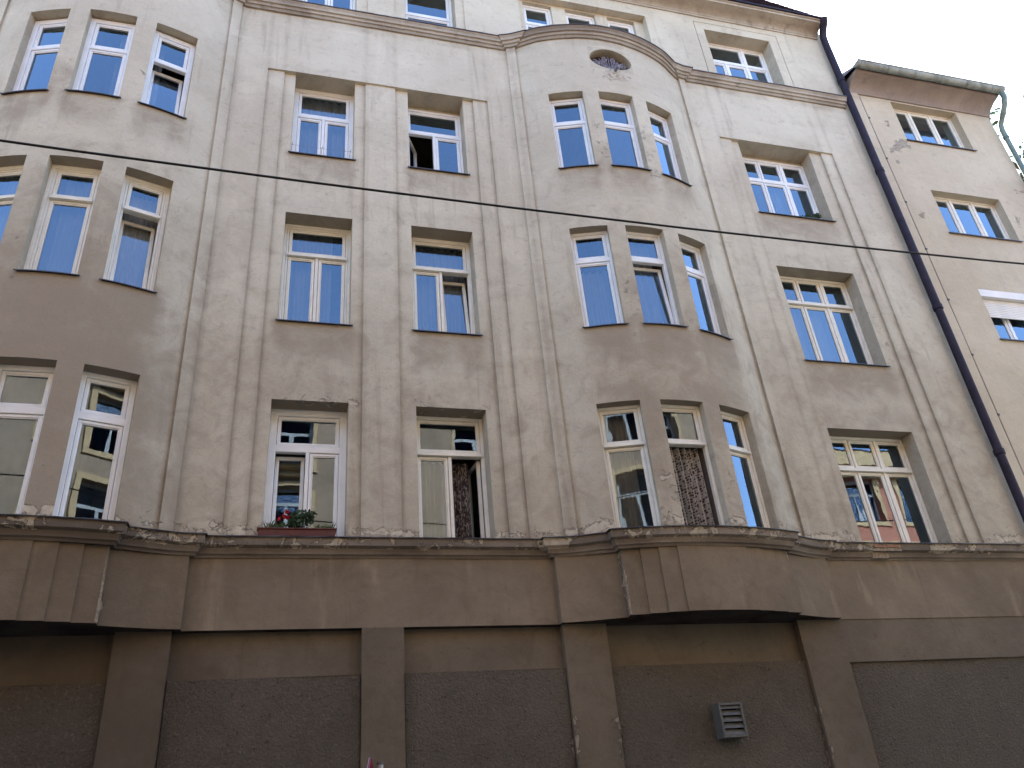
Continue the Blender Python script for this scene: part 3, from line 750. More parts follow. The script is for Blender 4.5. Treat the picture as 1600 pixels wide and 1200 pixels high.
def reveal(c, r, a, b, z0, z1, frame_z1, offv, fo_org, rz, w_, depth):
    """plaster reveal between the wall face and the window plane, plus the metal sill"""
    n = max(1, math.ceil((b - a) / .09)); V = []; F = []; D = []; P = []
    cs, sn = math.cos(rz), math.sin(rz); ox, oy = fo_org
    if r == 4: bf = lambda x: offv
    else: bf = lambda x: base(x) + offv
    fr = [(a + (b - a) * k / n) for k in range(n + 1)]
    def loc2w(lx, ly): return (ox + lx * cs - ly * sn, oy + lx * sn + ly * cs)
    def add(x, y, z, dd): V.append((x, y, z)); D.append(dd); P.append(peel_of(x, z) * .9 if r < 4 else 0); return len(V) - 1
    dtop = {1: 1.1, 2: .8, 3: .3, 4: .15}[r]  # darkens the window heads: soot plus their shadow put into the colour
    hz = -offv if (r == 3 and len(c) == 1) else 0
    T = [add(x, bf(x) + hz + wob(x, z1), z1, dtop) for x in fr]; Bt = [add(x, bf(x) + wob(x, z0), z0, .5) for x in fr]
    bk = [loc2w(-w_/2 + w_ * k / n, .05) for k in range(n + 1)]
    TB = [add(x, y, frame_z1, dtop) for x, y in bk]; BB = [add(x, y, z0, .5) for x, y in bk]
    if frame_z1 < z1 - .02:       # plastered strip above the frame
        TM = [add(x, y, z1, dtop) for x, y in bk]
        for k in range(n): F += [(T[k], T[k+1], TM[k+1], TM[k]), (TM[k], TM[k+1], TB[k+1], TB[k])]
    else:
        for k in range(n): F.append((T[k], T[k+1], TB[k+1], TB[k]))
    for k in range(n): F.append((Bt[k], BB[k], BB[k+1], Bt[k+1]))
    nz = 12
    for side, x, kk in ((0, a, 0), (1, b, n)):
        prev = None
        for j in range(nz + 1):
            z = z0 + (z1 - z0) * j / nz; f = add(x, bf(x) + wob(x, z), z, .12 + .12 * (r == 1)); g = add(bk[kk][0], bk[kk][1], z, .35)
            if prev: F.append((prev[0], prev[1], g, f))
            prev = (f, g)
    me = bpy.data.meshes.new('reveal'); me.from_pydata(V, [], F)
    me.attributes.new('dirt', 'FLOAT', 'POINT').data.foreach_set('value', D); me.attributes.new('peel', 'FLOAT', 'POINT').data.foreach_set('value', P)
    bm = bmesh.new(); bm.from_mesh(me); bmesh.ops.recalc_face_normals(bm, faces=bm.faces); bm.to_mesh(me); bm.free()
    obj('window_reveal', me, 'wall', B, world=True)
    if r in (2, 3):
        m = MB(); ext = .035; N_ = n + 2
        xs_ = [a - ext] + fr + [b + ext]
        V2 = []
        for i, x in enumerate(xs_):
            k = min(max(i - 1, 0), n); y = bf(min(max(x, a), b))
            sl = 0 if 0 < i < N_ else 1
            byx, byy = bk[k] if 0 < i < N_ else (x, y + .02)
            V2 += [(byx, byy, z0 + .03), (x, y - .045, z0 + .004), (x, y - .047, z0 - .010), (x, y - .040, z0 - .010), (x, y - .038, z0 - .002)]
        m.v = V2
        for i in range(len(xs_) - 1):
            for q in range(4): m.f.append((i*5+q, (i+1)*5+q, (i+1)*5+q+1, i*5+q+1)); m.mi.append(0)
        obj('window_sill', m.mesh(), 'sheet', B, world=True)

SPEC = {
 ('A', 3): dict(fm='pvc', fb=.085, tz=.64, lo=(1, 1)),
 ('B', 3): dict(fm='pvc', fb=.045, tz=.66, lo=(1, 1), state={'l0': 'openL'}, label='white window with its left casement swung open'),
 ('A', 2): dict(fm='cream', fb=.05, tz=.70, lo=(1, 1), double=True),
 ('B', 2): dict(fm='cream', fb=.07, tz=.68, lo=(1, 1), state={'l1': 'tilt'}, label='cream window with its right casement tilted inwards'),
 ('A', 1): dict(fm='pvc', fb=.105, tz=.70, tb=.10, lo=(1, 1), state={'l0': 'tilt2'}, label='broad white plastic window with a flower trough before it'),
 ('B', 1): dict(fm='cream', gm='oldglass', fb=.055, tz=.70, lo=(1, 1), state={'l1': 'openR'}, label='old cream window with its right casement open on a dark patterned curtain'),
 ('F', 3): dict(fm='pvc', fb=.05, tz=.66, lo=(-1, 1, 1), up=(-1, 1, 1)),
 ('F', 2): dict(fm='cream', fb=.05, tz=.70, lo=(-1, 1, 1), up=(-1, 1, 1)),
 ('F', 1): dict(fm='cream', gm='oldglass', fb=.05, tz=.70, lo=(-1, 1, 1), up=(-1, 1, 1)),
 ('F', 4): dict(fm='pvc', fb=.05, tz=.64, lo=(1, 1, 1), up=(2, 1)),
 ('G', 4): dict(fm='pvc', fb=.05, tz=.64, lo=(1, 1, 1), up=(2, 1)),
 ('G', 3): dict(fm='pvc', fb=.05, tz=.66, lo=(-1, 1, 1), up=(-1, 1, 1)),
 ('G', 2): dict(fm='cream', fb=.05, tz=.66, lo=(-1, 1, 1), up=(-1, 1, 1)),
 ('G', 1): dict(fm='cream', fb=.05, tz=.66, lo=(-1, 1, 1), up=(-1, 1, 1)),
 ('A', 4): dict(fm='pvc', fb=.06, tz=.66, lo=(1, 1)),
 ('B', 4): dict(fm='pvc', fb=.06, tz=.5, lo=(1,)),
}
for k in range(3):
    SPEC['R%d' % k, 3] = dict(fm='pvc', fb=.05, tz=.66)
    SPEC['R%d' % k, 2] = dict(fm='pvc' if k else 'pvc', fb=.055, tz=.70, tb=.085)
    SPEC['R%d' % k, 1] = dict(fm='cream', gm='oldglass', fb=.05, tz=.68, tb=.06)
    SPEC['L%d' % k, 3] = dict(fm='pvc', fb=.085, tz=.64)
    SPEC['L%d' % k, 2] = dict(fm='cream', fb=.06, tz=.70, tb=.07, double=True)
    SPEC['L%d' % k, 1] = dict(fm='pvc', fb=.075, tz=.70, tb=.10)
    SPEC['R%d' % k, 4] = dict(fm='pvc', fb=.055, tz=.66)
    SPEC['L%d' % k, 4] = dict(fm='pvc', fb=.055, tz=.66)
SPEC['R1', 2]['state'] = {'l0': 'tilt2'}; SPEC['R1', 2]['label'] = 'white bay window with its lower casement tilted inwards'
SPEC['R1', 1]['state'] = {'l0': 'none'}; SPEC['R1', 1]['label'] = 'cream bay window standing open before a lace curtain'
SPEC['L2', 3]['state'] = {'l0': 'tilt'}; SPEC['L2', 3]['label'] = 'white bay window with its lower casement tilted inwards'
SPEC['L2', 2]['state'] = {'l0': 'tilt'}; SPEC['L2', 2]['label'] = 'cream bay window with its lower casement tilted inwards'
WIN = {}
for c, r, a, b, z0, z1 in openings:
    s = dict(SPEC[c, r]); xm = (a + b) / 2
    depth = .30
    if r == 4:
        bay_ = c[0] in 'LR' and len(c) > 1
        off = .16 if bay_ else (0 if c in 'FG' else .03); org = Vector((xm, (.235 if bay_ else .31), z0)); rz = 0; w_ = b - a; fz1 = z1
    elif len(c) == 1:
        off = .075; org = Vector((xm, .355, z0)); rz = 0; w_ = b - a
        fz1 = z1 - (.11 if (r == 3 and c != 'A') else 0)
    else:
        bd = .145 if c[0] == 'R' or r == 3 else .18
        ya, yb = base(a), base(b); rz = math.atan2(yb - ya, b - a); w_ = math.hypot(b - a, yb - ya); nv = Vector((-math.sin(rz), math.cos(rz)))
        off = 0; org = Vector((xm + nv.x * bd, (ya + yb) / 2 + nv.y * bd, z0)); fz1 = z1 - (.03 if r == 3 else 0)
        w_ *= 1.0
    zb = z0 + (.03 if r in (2, 3) else .05)
    ww = w_ + .02
    org.z = zb
    WIN[c, r] = make_window(B, org, rz, ww, fz1 - zb + .004, 'x', **s)
    WIN[c, r]['_org'] = 1; del WIN[c, r]['_org']
    reveal(c, r, a, b, z0, z1, fz1, off, (org.x, org.y), rz, w_, depth)
    WIN[c, r, 'g'] = (org.copy(), rz, ww, fz1 - zb)

# curtains hanging inside (things of their own)
WHERE = {'A': 'flat window left of the pier', 'B': 'flat window right of the pier', 'F': 'wide window by the downpipe',
         'L0': 'left light of the left bay', 'L1': 'middle light of the left bay', 'L2': 'right light of the left bay',
         'R0': 'left light of the right bay', 'R1': 'middle light of the right bay', 'R2': 'right light of the right bay'}
ROWN = {1: 'at ledge level', 2: 'one storey up', 3: 'two storeys up', 4: 'under the roof'}
def curtain(c, r, mat, desc, f0=0.0, f1=1.0, z0f=0.0, z1f=1.0, waves=8, amp=.034, dy=.22, gather=0.0):
    org, rz, ww, hh = WIN[c, r, 'g']; W = (ww - .08) * (f1 - f0); cx = -ww / 2 + .04 + (ww - .08) * (f0 + f1) / 2
    me = curtain_mesh(W, hh * z0f, hh * z1f, amp, waves, seed=hash((ord(c[0]), r, len(c))) % 999, gather=gather)
    o = bpy.data.objects.new('curtain', me); me.materials.append(MAT[mat]); col.objects.link(o)
    o.location = org + Vector((cx * math.cos(rz) - dy * math.sin(rz), cx * math.sin(rz) + dy * math.cos(rz), 0)); o.rotation_euler = (0, 0, rz)
    o['label'] = desc + ' in the ' + WHERE[c] + ', ' + ROWN[r]; o['category'] = 'curtain'
    return o
curtain('L0', 2, 'net', 'sheer white curtain'); curtain('L1', 2, 'net', 'sheer white curtain', waves=5); curtain('L2', 2, 'drape', 'pleated pale curtain', waves=9, amp=.018, z1f=.95, dy=.27)
curtain('L1', 3, 'net', 'narrow white curtain', .62, 1, waves=3); curtain('L2', 3, 'net', 'narrow white curtain', 0, .35, waves=3, dy=.3)
curtain('A', 3, 'net', 'sheer white curtain', waves=7); curtain('A', 2, 'net', 'sheer white curtain', .05, .75, waves=5)
curtain('B', 2, 'net', 'sheer white curtain', waves=8, dy=.27)
curtain('R0', 2, 'net', 'sheer white curtain', z1f=.66, waves=5); curtain('R1', 2, 'net', 'sheer white curtain', waves=5, dy=.3)
curtain('F', 2, 'net', 'sheer white curtain', 0, .72, z1f=.72, waves=8); curtain('F', 3, 'net', 'narrow white curtain', .52, .78, z1f=.7, waves=4)
curtain('R1', 1, 'lace', 'black and white lace curtain', waves=6, amp=.05, dy=.14, z1f=.67); curtain('R0', 1, 'drape', 'pale yellowish curtain', 0, .75, waves=6)
curtain('B', 1, 'pattern', 'dark patterned curtain', .5, .82, waves=3, dy=.2, z1f=.68); curtain('B', 1, 'drape', 'pale cream curtain', .0, .46, waves=4, z1f=.68)

# ------------------------------------------------------------------ neighbour house
NB = empty('ochre_house', (13.75, 0, 0), 'narrow ochre rendered house with a green gutter, right of the dark downpipe', 'building')
nx0, nx1 = 11.66, 15.64
nw = [(12.83, 14.64, 14.68, 15.93), (12.83, 14.62, 12.0, 13.20), (12.87, 14.66, 9.38, 10.58), (12.87, 14.66, 6.7, 8.0), (12.87, 14.66, 3.9, 5.2)]
def n_dirt(x, z):
    d = .04 + .12 * n3(x * .8, 3, z * .8)
    d += .45 * sstep(15.7, 16.1, z)
    for a, b, z0, z1 in nw: d += .3 * bump1(x, a, b, .1) * bump1(z, z0 - .12, z0, .15) * .5
    return max(0, min(1, d))
def n_peel(x, z):
    p = 0
    for cx, cz, rx_, rz_ in ((12.45, 15.15, .16, .2), (12.62, 14.55, .34, .2), (12.35, 14.35, .2, .16), (13.0, 14.0, .2, .1), (12.3, 13.9, .2, .12), (12.3, 12.4, .22, .12), (15.35, 13.5, .2, .2), (14.9, 12.6, .15, .3)):
        p = max(p, .78 * max(0, 1 - ((x - cx) / rx_) ** 2 - ((z - cz) / rz_) ** 2))
    return p
relief('rendered_wall', [nx0, 11.96, nx1] + [v for q in nw for v in q[:2]], [0, 16.1] + [v for q in nw for v in q[2:]], lambda x: 0.0,
       lambda x, z: -.03 if x < 11.96 else 0.0, lambda x, z: any(a < x < b and c < z < d for a, b, c, d in nw), n_dirt, n_peel, 'neigh', NB, .2, .2)
m = MB(); m.box(nx1 - .3, nx1 + .002, .01, 9, 0, 16.4); m.box(nx0 + .01, nx1 - .3, 8.7, 9, 0, 16.4); m.box(nx0 + .01, nx1 - .3, 2.4, 2.5, 0, 16.4)
obj('body_wall', m.mesh(), 'neigh', NB, world=True)
for i, (a, b, z0, z1) in enumerate(nw):
    dep = .22
    V = [(a, 0, z0), (b, 0, z0), (b, 0, z1), (a, 0, z1), (a, dep, z0), (b, dep, z0), (b, dep, z1), (a, dep, z1)]
    m = MB(); m.add(V, [(0, 4, 5, 1), (1, 5, 6, 2), (2, 6, 7, 3), (3, 7, 4, 0)]); obj('window_reveal', m.mesh(fix=False), 'neigh', NB, world=True)
    h = z1 - z0
    fo = make_window(NB, ((a + b) / 2, dep - .05, z0 + .02), 0, b - a + .02, h - .01, 'x', fm='pvc' if i == 2 else 'cream', fb=.04, sb=.05, tz=1.0 if i != 2 else 1.0, lo=(1, 1, 1),
                     label='window half covered by a white roller shutter' if i == 2 else None)
    m = MB(); m.add([(a - .04, -.04, z0 + .002), (b + .04, -.04, z0 + .002), (b + .04, dep, z0 + .03), (a - .04, dep, z0 + .03), (a - .04, -.04, z0 - .02), (b + .04, -.04, z0 - .02), (b + .04, -.03, z0 - .02), (a - .04, -.03, z0 - .02), (a-.04, -.03, z0 - .004), (b+.04, -.03, z0 - .004)],
                    [(0, 1, 2, 3), (0, 4, 5, 1), (4, 7, 6, 5), (7, 8, 9, 6)]); obj('window_sill', m.mesh(), 'sheet', NB, world=True)
    if i == 2:
        o = obj('shutter_box', MB().box(a, b, .0, .19, z1 - .17, z1 - .003, ch=0).mesh(), 'shutter', NB, world=True)
        sl = MB().prism([(0, 0), (-.006, .012), (-.006, .03), (0, .042), (.01, .042), (.01, 0)], 0, 1).mesh()
        m0 = MB(); pr = [(.10, 0), (.092, .008), (.092, .032), (.10, .040), (.106, .040), (.106, 0)]
        m0.add([(a + .03, y, z) for y, z in pr] + [(b - .03, y, z) for y, z in pr], [tuple(range(6)), tuple(range(11, 5, -1))] + [(k, 6 + k, 6 + (k + 1) % 6, (k + 1) % 6) for k in range(6)])
        me = m0.mesh()
        for k in range(10):
            s_ = obj('slat', me, 'shutter', o, loc=(0, 0, 0)); s_.location = Vector((0, 0, z1 - .175 - .0425 * (k + 1))) - wloc(o)
# eaves, gutter, roof, pipe
sp = [(nx0 + .09, 0.0)] + [(nx0 + (nx1 - nx0) * k / 30, 0.0) for k in range(1, 31)] + [(nx1 + .02, 0.0)]
sweep('eaves_cove', sp, [(-.02, 15.98), (.03, 15.98), (.04, 16.02), (.12, 16.12), (.26, 16.20), (.40, 16.235), (.42, 16.24), (.42, 16.30), (-.1, 16.33)], 'eave', NB, darkf=lambda k, x: .35 + .3 * n3(x, 1, 1))
m = MB(); n = 10; gx0, gx1 = nx0 + .02, nx1 + .08; V = []; ns = 24
for i in range(ns + 1):
    x = gx0 + (gx1 - gx0) * i / ns; jz = .008 * n3(x * 1.4, 0, 0)
    for k in range(n + 1):
        t = math.pi * k / n; V.append((x, -.52 - .095 * math.cos(t), 16.345 - .10 * math.sin(t) + jz))
F_ = [(i * (n + 1) + k, i * (n + 1) + k + 1, (i + 1) * (n + 1) + k + 1, (i + 1) * (n + 1) + k) for i in range(ns) for k in range(n)]
m.add(V, F_); m.add(V[:n + 1], [tuple(range(n + 1))]); m.add(V[-n - 1:], [tuple(range(n + 1))])
m.tube([(gx0 - .01, -.62, 16.35), (gx1 + .01, -.62, 16.35)], .014, 6)
gut = obj('gutter', m.mesh(smooth=50), 'green', NB, world=True)
for k in range(6):
    x = nx0 + .12 + k * .72; mm = MB(); mm.tube([(x, -.40, 16.33)] + [(x, -.52 - .102 * math.cos(t), 16.345 - .108 * math.sin(t)) for t in [math.pi - .2 - q * (math.pi - .2) / 8 for q in range(9)]], .011, 5)
    obj('gutter_bracket', mm.mesh(smooth=50), 'green', gut, world=True)
m = MB(); m.add([(nx0 + .1, -.5, 16.36), (nx1 + .12, -.5, 16.36), (nx1 + .12, 4.5, 18.9), (nx0 - .1, 4.5, 18.9), (nx1 + .12, 9.2, 16.4), (nx0 - .1, 9.2, 16.4), (nx0 - .1, 0, 16.3), (nx1 + .12, 0, 16.3)],
                [(0, 1, 2, 3), (3, 2, 4, 5), (7, 4, 2, 1), (6, 0, 3, 5)]); obj('roof', m.mesh(fix=False), 'slate', NB, world=True)
m = MB(); qx = nx1 + .03
m.tube([(qx, -.52, 16.28), (qx + .01, -.52, 16.12), (qx, -.44, 15.92), (qx - .01, -.28, 15.72), (qx, -.14, 15.58), (qx, -.11, 15.42), (qx, -.11, 15.2)], .062, 12)
m.tube([(qx, -.11, 15.24), (qx, -.11, .2)], .056, 12)
ndp = obj('downpipe', m.mesh(smooth=50), 'greenp', NB, world=True)
for z in (15.2, 13.6, 10.5, 7, 3.5):
    o = obj('pipe_collar', MB().tube([(0, 0, -.035), (0, 0, .035)], .07, 12).mesh(smooth=50), 'greenp', ndp); o.location = Vector((qx, -.11, z)) - wloc(ndp)
obj('pipe_box', MB().box(qx - .06, qx + .16, -.26, -.04, 13.62, 13.85).mesh(), 'sheet', ndp, world=True)
m = MB(); m.tube([(11.99 + .006 * n3(z, 0, 0), -.018, z) for z in [15.9 - .5 * k for k in range(32)]], .011, 6)
cd = obj('wall_cable', m.mesh(smooth=50), 'eave', NB, world=True)
for k in range(10):
    o = obj('cable_clip', MB().box(-.02, .02, -.02, .02, -.018, .018).mesh(), 'sheet', cd); o.location = Vector((11.99, -.018, 15.2 - k * 1.25)) - wloc(cd)

# ------------------------------------------------------------------ ground, street
def struct(name, me, mat): o = obj(name, me, mat); o['kind'] = 'structure'; return o
struct('ground', MB().add([(-400, -400, -.13), (400, -400, -.13), (400, 400, -.13), (-400, 400, -.13)], [(0, 1, 2, 3)]).mesh(fix=False), 'paving')
struct('road', MB().add([(-200, -8.2, -.12), (200, -8.2, -.12), (200, -2.2, -.12), (-200, -2.2, -.12)], [(0, 1, 2, 3)]).mesh(fix=False), 'asphalt')
struct('near_pavement', MB().box(-200, 200, -12.1, -8.35, -.125, 0).mesh(), 'paving')
struct('far_pavement', MB().box(-200, 200, -2.05, .3, -.125, 0).mesh(), 'paving')
struct('near_kerb', MB().box(-200, 200, -8.349, -8.2, -.125, .004).mesh(), 'kerb')
struct('far_kerb', MB().box(-200, 200, -2.2, -2.051, -.125, .004).mesh(), 'kerb')

# ------------------------------------------------------------------ buildings across the street (seen in the panes)
def opposite(name, label, x0, x1, H, wall, trim, cols, rows, ww, y=-12.1, low=None):
    E = empty(name, ((x0 + x1) / 2, y, 0), label, 'building')
    xs_ = [x0, x1]; zs_ = [0, H]; hs = []
    for cx in cols:
        for z0, z1 in rows:
            hs.append((cx - ww/2, cx + ww/2, z0, z1))
    X = sorted(set([x0, x1] + [v for h in hs for v in h[:2]])); Z = sorted(set([0, H] + [v for h in hs for v in h[2:]] + ([low] if low else [])))
    m = MB()
    for i in range(len(X) - 1):
        for j in range(len(Z) - 1):
            xm, zm = (X[i] + X[i+1]) / 2, (Z[j] + Z[j+1]) / 2
            if any(a < xm < b and c < zm < d for a, b, c, d in hs): continue
            m.add([(X[i], y, Z[j]), (X[i+1], y, Z[j]), (X[i+1], y, Z[j+1]), (X[i], y, Z[j+1])], [(3, 2, 1, 0)], 1 if (low and zm < low) else 0)
    for a, b, c, d in hs:
        m.add([(a, y, c), (b, y, c), (b, y, d), (a, y, d), (a, y - .25, c), (b, y - .25, c), (b, y - .25, d), (a, y - .25, d)], [(0, 1, 5, 4), (1, 2, 6, 5), (2, 3, 7, 6), (3, 0, 4, 7)])
    m.box(x0, x1, y - 10, y - 2.2, 0, H); m.box(x0, x0 + .3, y - 2.2, y - .01, 0, H); m.box(x1 - .3, x1, y - 2.2, y - .01, 0, H)
    obj('wall', m.mesh(fix=False), [wall, 'opp2low'], E, world=True)
    t = MB()
    for a, b, c, d in hs:
        t.ring(a - .16, b + .16, c - .16, d + .16, [(0, y), (0, y + .05), (.16, y + .05), (.16, y)])
    obj('window_surround', t.mesh(), trim, E, world=True)['kind'] = 'stuff'
    for k, zc in enumerate((H - .9, 8.6, 4.4)):
        big = k == 0; m = MB(); q = .55 if big else .14
        m.box(x0, x1, y + .002, y + q * .35, zc, zc + .18); m.box(x0, x1, y + .002, y + q * .7, zc + .18, zc + .3)
        if big: m.box(x0 - .1, x1 + .1, y + .002, y + q, zc + .3, zc + .9)
        obj('cornice' if big else 'string_course', m.mesh(), trim, E, world=True)
    m = MB(); m.add([(x0 - .2, y + .6, H), (x1 + .2, y + .6, H), (x1 + .2, y - 5, H + 2.6), (x0 - .2, y - 5, H + 2.6), (x1 + .2, y - 10.3, H), (x0 - .2, y - 10.3, H)], [(0, 3, 2, 1), (3, 5, 4, 2), (0, 5, 3), (1, 2, 4)])
    obj('roof', m.mesh(fix=False), 'redroof', E, world=True)
    fw = MB(); h = rows[0][1] - rows[0][0]
    for a, b, c, d in hs:
        f = MB(); f.ring(a, b, c, d, [(0, y - .2), (.09, y - .2), (.09, y - .26), (0, y - .26)]); f.box(a + .08, b - .08, y - .255, y - .205, c + (d - c) * .66, c + (d - c) * .66 + .1); f.box((a + b) / 2 - .05, (a + b) / 2 + .05, y - .256, y - .204, c + .08, c + (d - c) * .66)
        o = obj('window', f.mesh(), 'oppframe', E, world=True)
        p_ = MB(); p_.add([(a, y - .24, c), (b, y - .24, c), (b, y - .24, d), (a, y - .24, d)], [(3, 2, 1, 0)]); obj('pane', p_.mesh(fix=False), 'darkglass', o, world=True)
    rm = MB(); rm.box(x0 + .3, x1 - .3, y - 2.1, y - 2.0, 0, H); obj('inner_wall', rm.mesh(), 'room', E, world=True)
    return E
opposite('cream_building', 'cream facade with yellow window surrounds across the street, mirrored in the lower panes', -16, 13.2, 15.2, 'opp', 'opptrim',
         [-14.2 + 2.85 * k for k in range(10)], [(1.2, 3.4), (5.2, 7.3), (9.3, 11.4), (12.3, 14.0)], 1.25)
opposite('salmon_building', 'salmon facade with a pale green ground storey across the street, mirrored in the lower panes', 13.3, 27, 13.4, 'opp2', 'opptrim',
         [14.9 + 2.4 * k for k in range(5)], [(5.2, 7.0), (8.2, 10.0), (10.9, 12.5)], 1.5, low=8.0)
opposite('beige_building', 'beige facade across the street left of the cream one, mirrored in the bay panes', -32, -16.2, 14.2, 'opp', 'opptrim',
         [-30.3 + 2.7 * k for k in range(6)], [(1.2, 3.4), (5.2, 7.3), (9.0, 11.1)], 1.2)

# ------------------------------------------------------------------ overhead cable
m = MB(); m.tube([(x, -4.0 + .0, 7.395 + .0024 * (x - 3.0) ** 2) for x in range(-34, 40, 2)], .012, 8)
o = obj('overhead_cable', m.mesh(smooth=60), 'cable'); o['label'] = 'black overhead cable stretched along the street before the facade'; o['category'] = 'cable'

# ------------------------------------------------------------------ flower trough and plants
def leafy(m, c, r, n, size, flat=1.0, mi=0, seed=1):
    rnd = random.Random(seed)
    for _ in range(n):
        d = Vector((rnd.gauss(0, 1), rnd.gauss(0, 1), rnd.gauss(0, 1) * flat)).normalized() * (rnd.random() ** .5) * r; p = Vector(c) + Vector((d.x, d.y, d.z))
        a = Vector((rnd.gauss(0, 1), rnd.gauss(0, 1), rnd.gauss(0, 1))).normalized(); b = a.cross(Vector((rnd.random(), rnd.random(), rnd.random()))).normalized(); s = size * (.6 + .8 * rnd.random())
        m.add([p - a * s, p - a * .3 * s + b * .5 * s, p + a * .5 * s + b * .45 * s, p + a * s, p + a * .5 * s - b * .45 * s, p - a * .3 * s - b * .5 * s], [(0, 1, 2, 3, 4, 5)], mi)
FB = empty('flower_trough', (.17, .08, 5.33), 'red-brown flower trough on the ledge under the white plastic window', 'flower box')
m = MB(); m.hbar(-.30, .63, .0, .16, 5.33, 5.425, .01); m.hbar(-.315, .645, -.012, .17, 5.42, 5.44, .004)
obj('trough', m.mesh(), 'terracotta', FB, world=True); obj('soil', MB().box(-.28, .61, .02, .15, 5.438, 5.446).mesh(), 'soil', FB, world=True)
GE = empty('geranium', (.20, .08, 5.44), 'dark leafy geranium with red blooms in the flower trough', 'plant')
m = MB(); leafy(m, (.20, .08, 5.56), .15, 340, .022, 1.0); leafy(m, (.30, .08, 5.62), .10, 150, .02, 1.0, seed=4); leafy(m, (.13, .06, 5.50), .12, 130, .022, seed=5)
obj('foliage', m.mesh(fix=False), 'leaf', GE, world=True)
for i, (x, z) in enumerate(((.03, 5.66), (.0, 5.59), (-.06, 5.56), (.045, 5.58))):
    m = MB(); leafy(m, (x, .02, z), .028, 40, .013, seed=20 + i); fl = obj('flower', m.mesh(fix=False), 'petal', GE, world=True)
m = MB()
for k in range(7): m.tube([(.19 + .012 * k, .08, 5.44), (.16 + .03 * k, .06, 5.52), (.02 + .05 * k, .03, 5.6 + .01 * k)], .003, 4)
obj('stem', m.mesh(), 'leaf2', GE, world=True)
TR = MB()
for x in (.14, .20, .245): TR.tube([(x, .02, 5.44), (x, .015, 5.56)], .0025, 4)
for z in (5.48, 5.52, 5.555): TR.tube([(.13, .018, z), (.255, .018, z)], .002, 4)
o = obj('wire_trellis', TR.mesh(), 'whitewire'); o['label'] = 'small white wire trellis in front of the geranium'; o['category'] = 'trellis'
for i, (x, n_, rr, h_) in enumerate(((-.18, 120, .10, 5.50), (-.05, 110, .09, 5.48), (.44, 60, .07, 5.47), (.56, 70, .08, 5.48))):
    GP = empty('green_plant', (x, .08, 5.44), ['tuft of thin green shoots at the left end of the flower trough', 'pale green spiky plant left of the geranium', 'low green plant right of the geranium', 'small green plant at the right end of the flower trough'][i], 'plant', 'small plants in the flower trough')
    m = MB(); rnd = random.Random(i)
    for _ in range(34):
        a = rnd.random() * 6.28; l = rr * (.7 + .8 * rnd.random()); b0 = Vector((x + rnd.uniform(-.05, .05), .08 + rnd.uniform(-.03, .03), 5.44)); tip = b0 + Vector((math.cos(a) * l * .6, math.sin(a) * l * .4, l * .9)); sd_ = Vector((-math.sin(a), math.cos(a), 0)) * .005
        mid = (b0 + tip) / 2 + Vector((0, 0, l * .12)); m.add([b0 - sd_, b0 + sd_, mid + sd_, tip, mid - sd_], [(0, 1, 2, 3, 4)])
    obj('blades', m.mesh(fix=False), 'leaf2', GP, world=True)
SP = empty('window_plant', (9.62, .14, 12.0), 'small dark green plant on the sill of the three-light window, two storeys above the ledge', 'plant')
m = MB(); leafy(m, (9.58, .14, 12.07), .07, 120, .022, seed=9); leafy(m, (9.78, .14, 12.09), .09, 160, .022, seed=11); leafy(m, (9.44, .14, 12.04), .05, 60, .02, seed=12)
obj('foliage', m.mesh(fix=False), 'leaf', SP, world=True); obj('tray', MB().box(9.38, 9.9, .08, .2, 11.985, 12.02).mesh(), 'grille', SP, world=True)
# bird wires on the sill of window A3
BW = empty('bird_wire', (.25, .02, 11.97), 'thin bird wires on bent posts along the sill of a white window', 'wire')
for x in (-.24, .24, .60, .70):
    m = MB(); m.tube([(x, .03, 11.98), (x, -.02, 12.04), (x + .015, -.03, 12.11)], .004, 5); m.tube([(x - .03, -.02, 12.07), (x + .03, -.02, 12.07)], .003, 5); obj('post', m.mesh(), 'iron', BW, world=True)
m = MB(); m.tube([(-.24, -.02, 12.06), (.24, -.02, 12.055), (.7, -.02, 12.06)], .0018, 4); obj('line', m.mesh(), 'iron', BW, world=True)

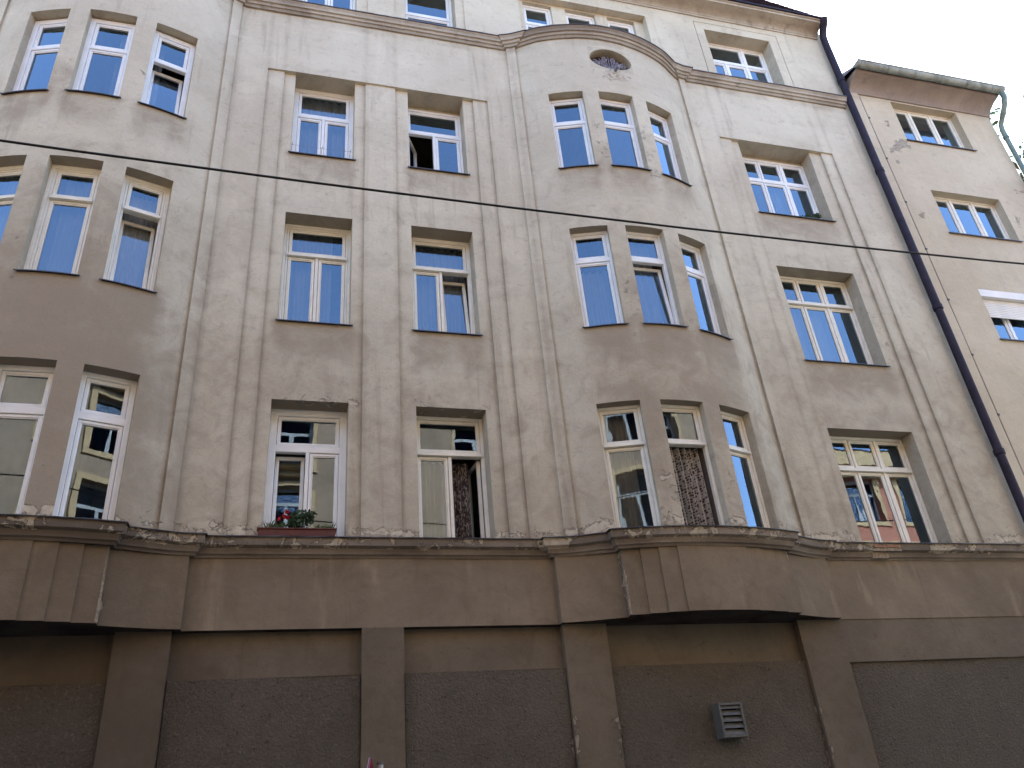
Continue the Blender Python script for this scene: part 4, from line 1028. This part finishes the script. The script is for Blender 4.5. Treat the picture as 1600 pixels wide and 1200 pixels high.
# ------------------------------------------------------------------ road sign (only its tip rises into view)
SG = empty('road_sign', (.93, -1.5, 0), 'red triangular road sign seen nearly edge-on at the bottom edge', 'sign')
def tri(s, y0, y1, mb):
    hgt = s * .866; pts = [(-s/2, 0), (s/2, 0), (0, hgt)]
    mb.add([(x, y0, z) for x, z in pts] + [(x, y1, z) for x, z in pts], [(0, 1, 2), (5, 4, 3), (0, 3, 4, 1), (1, 4, 5, 2), (2, 5, 3, 0)])
zt = 2.59; s_ = .9
for nm, s, y0, y1, mt, dz in (('rim', .9, 0, .02, 'signred', 0), ('face', .66, -.003, 0.001, 'signwhite', .12), ('back', .9, .021, .026, 'galv', 0)):
    m = MB(); tri(s, y0, y1, m); o = obj(nm, m.mesh(), mt, SG, loc=(0, 0, zt - .9 * .866 + dz * .55), rot=(0, 0, R(66)))
obj('pole', MB().tube([(.085, .03, 0), (.085, .03, 2.53)], .03, 12).mesh(smooth=50), 'galv', SG); obj('pole_cap', MB().tube([(.085, .03, 2.52), (.085, .03, 2.545)], .034, 12).mesh(smooth=50), 'grille', SG)

# ------------------------------------------------------------------ tree beyond the ochre house
TX, TY = 24.6, 5.5
TRE = empty('tree', (TX, TY, 0), 'sunlit green tree rising behind the ochre house at the right edge', 'tree')
m = MB(); rnd = random.Random(3)
m.tube([(TX, TY, -.1), (TX + .1, TY + .1, 6), (TX - .1, TY, 13), (TX, TY, 21)], [.5, .4, .28, .08], 10)
tips = []
for k in range(44):
    z = 9 + 12.5 * rnd.random(); a = rnd.random() * 6.28; l = (3.4 * math.sin(math.pi * min(1, (z - 7) / 17)) + .8) * (.7 + .5 * rnd.random()); p0 = Vector((TX, TY, z)); p1 = p0 + Vector((math.cos(a) * l * .6, math.sin(a) * l * .6, l * .35)); p2 = p0 + Vector((math.cos(a) * l, math.sin(a) * l, l * .55 + .8))
    m.tube([p0, p1, p2], [.09, .05, .015], 5); tips += [p1, p2, (p1 + p2) / 2]
obj('trunk', m.mesh(smooth=60), 'bark', TRE, world=True)
m = MB()
for i, p in enumerate(tips):
    leafy(m, p + Vector((rnd.uniform(-.5, .5), rnd.uniform(-.5, .5), rnd.uniform(-.2, .7))), .6 + .45 * rnd.random(), 130, .085, .75, seed=100 + i)
obj('crown', m.mesh(fix=False), 'treeleaf', TRE, world=True)
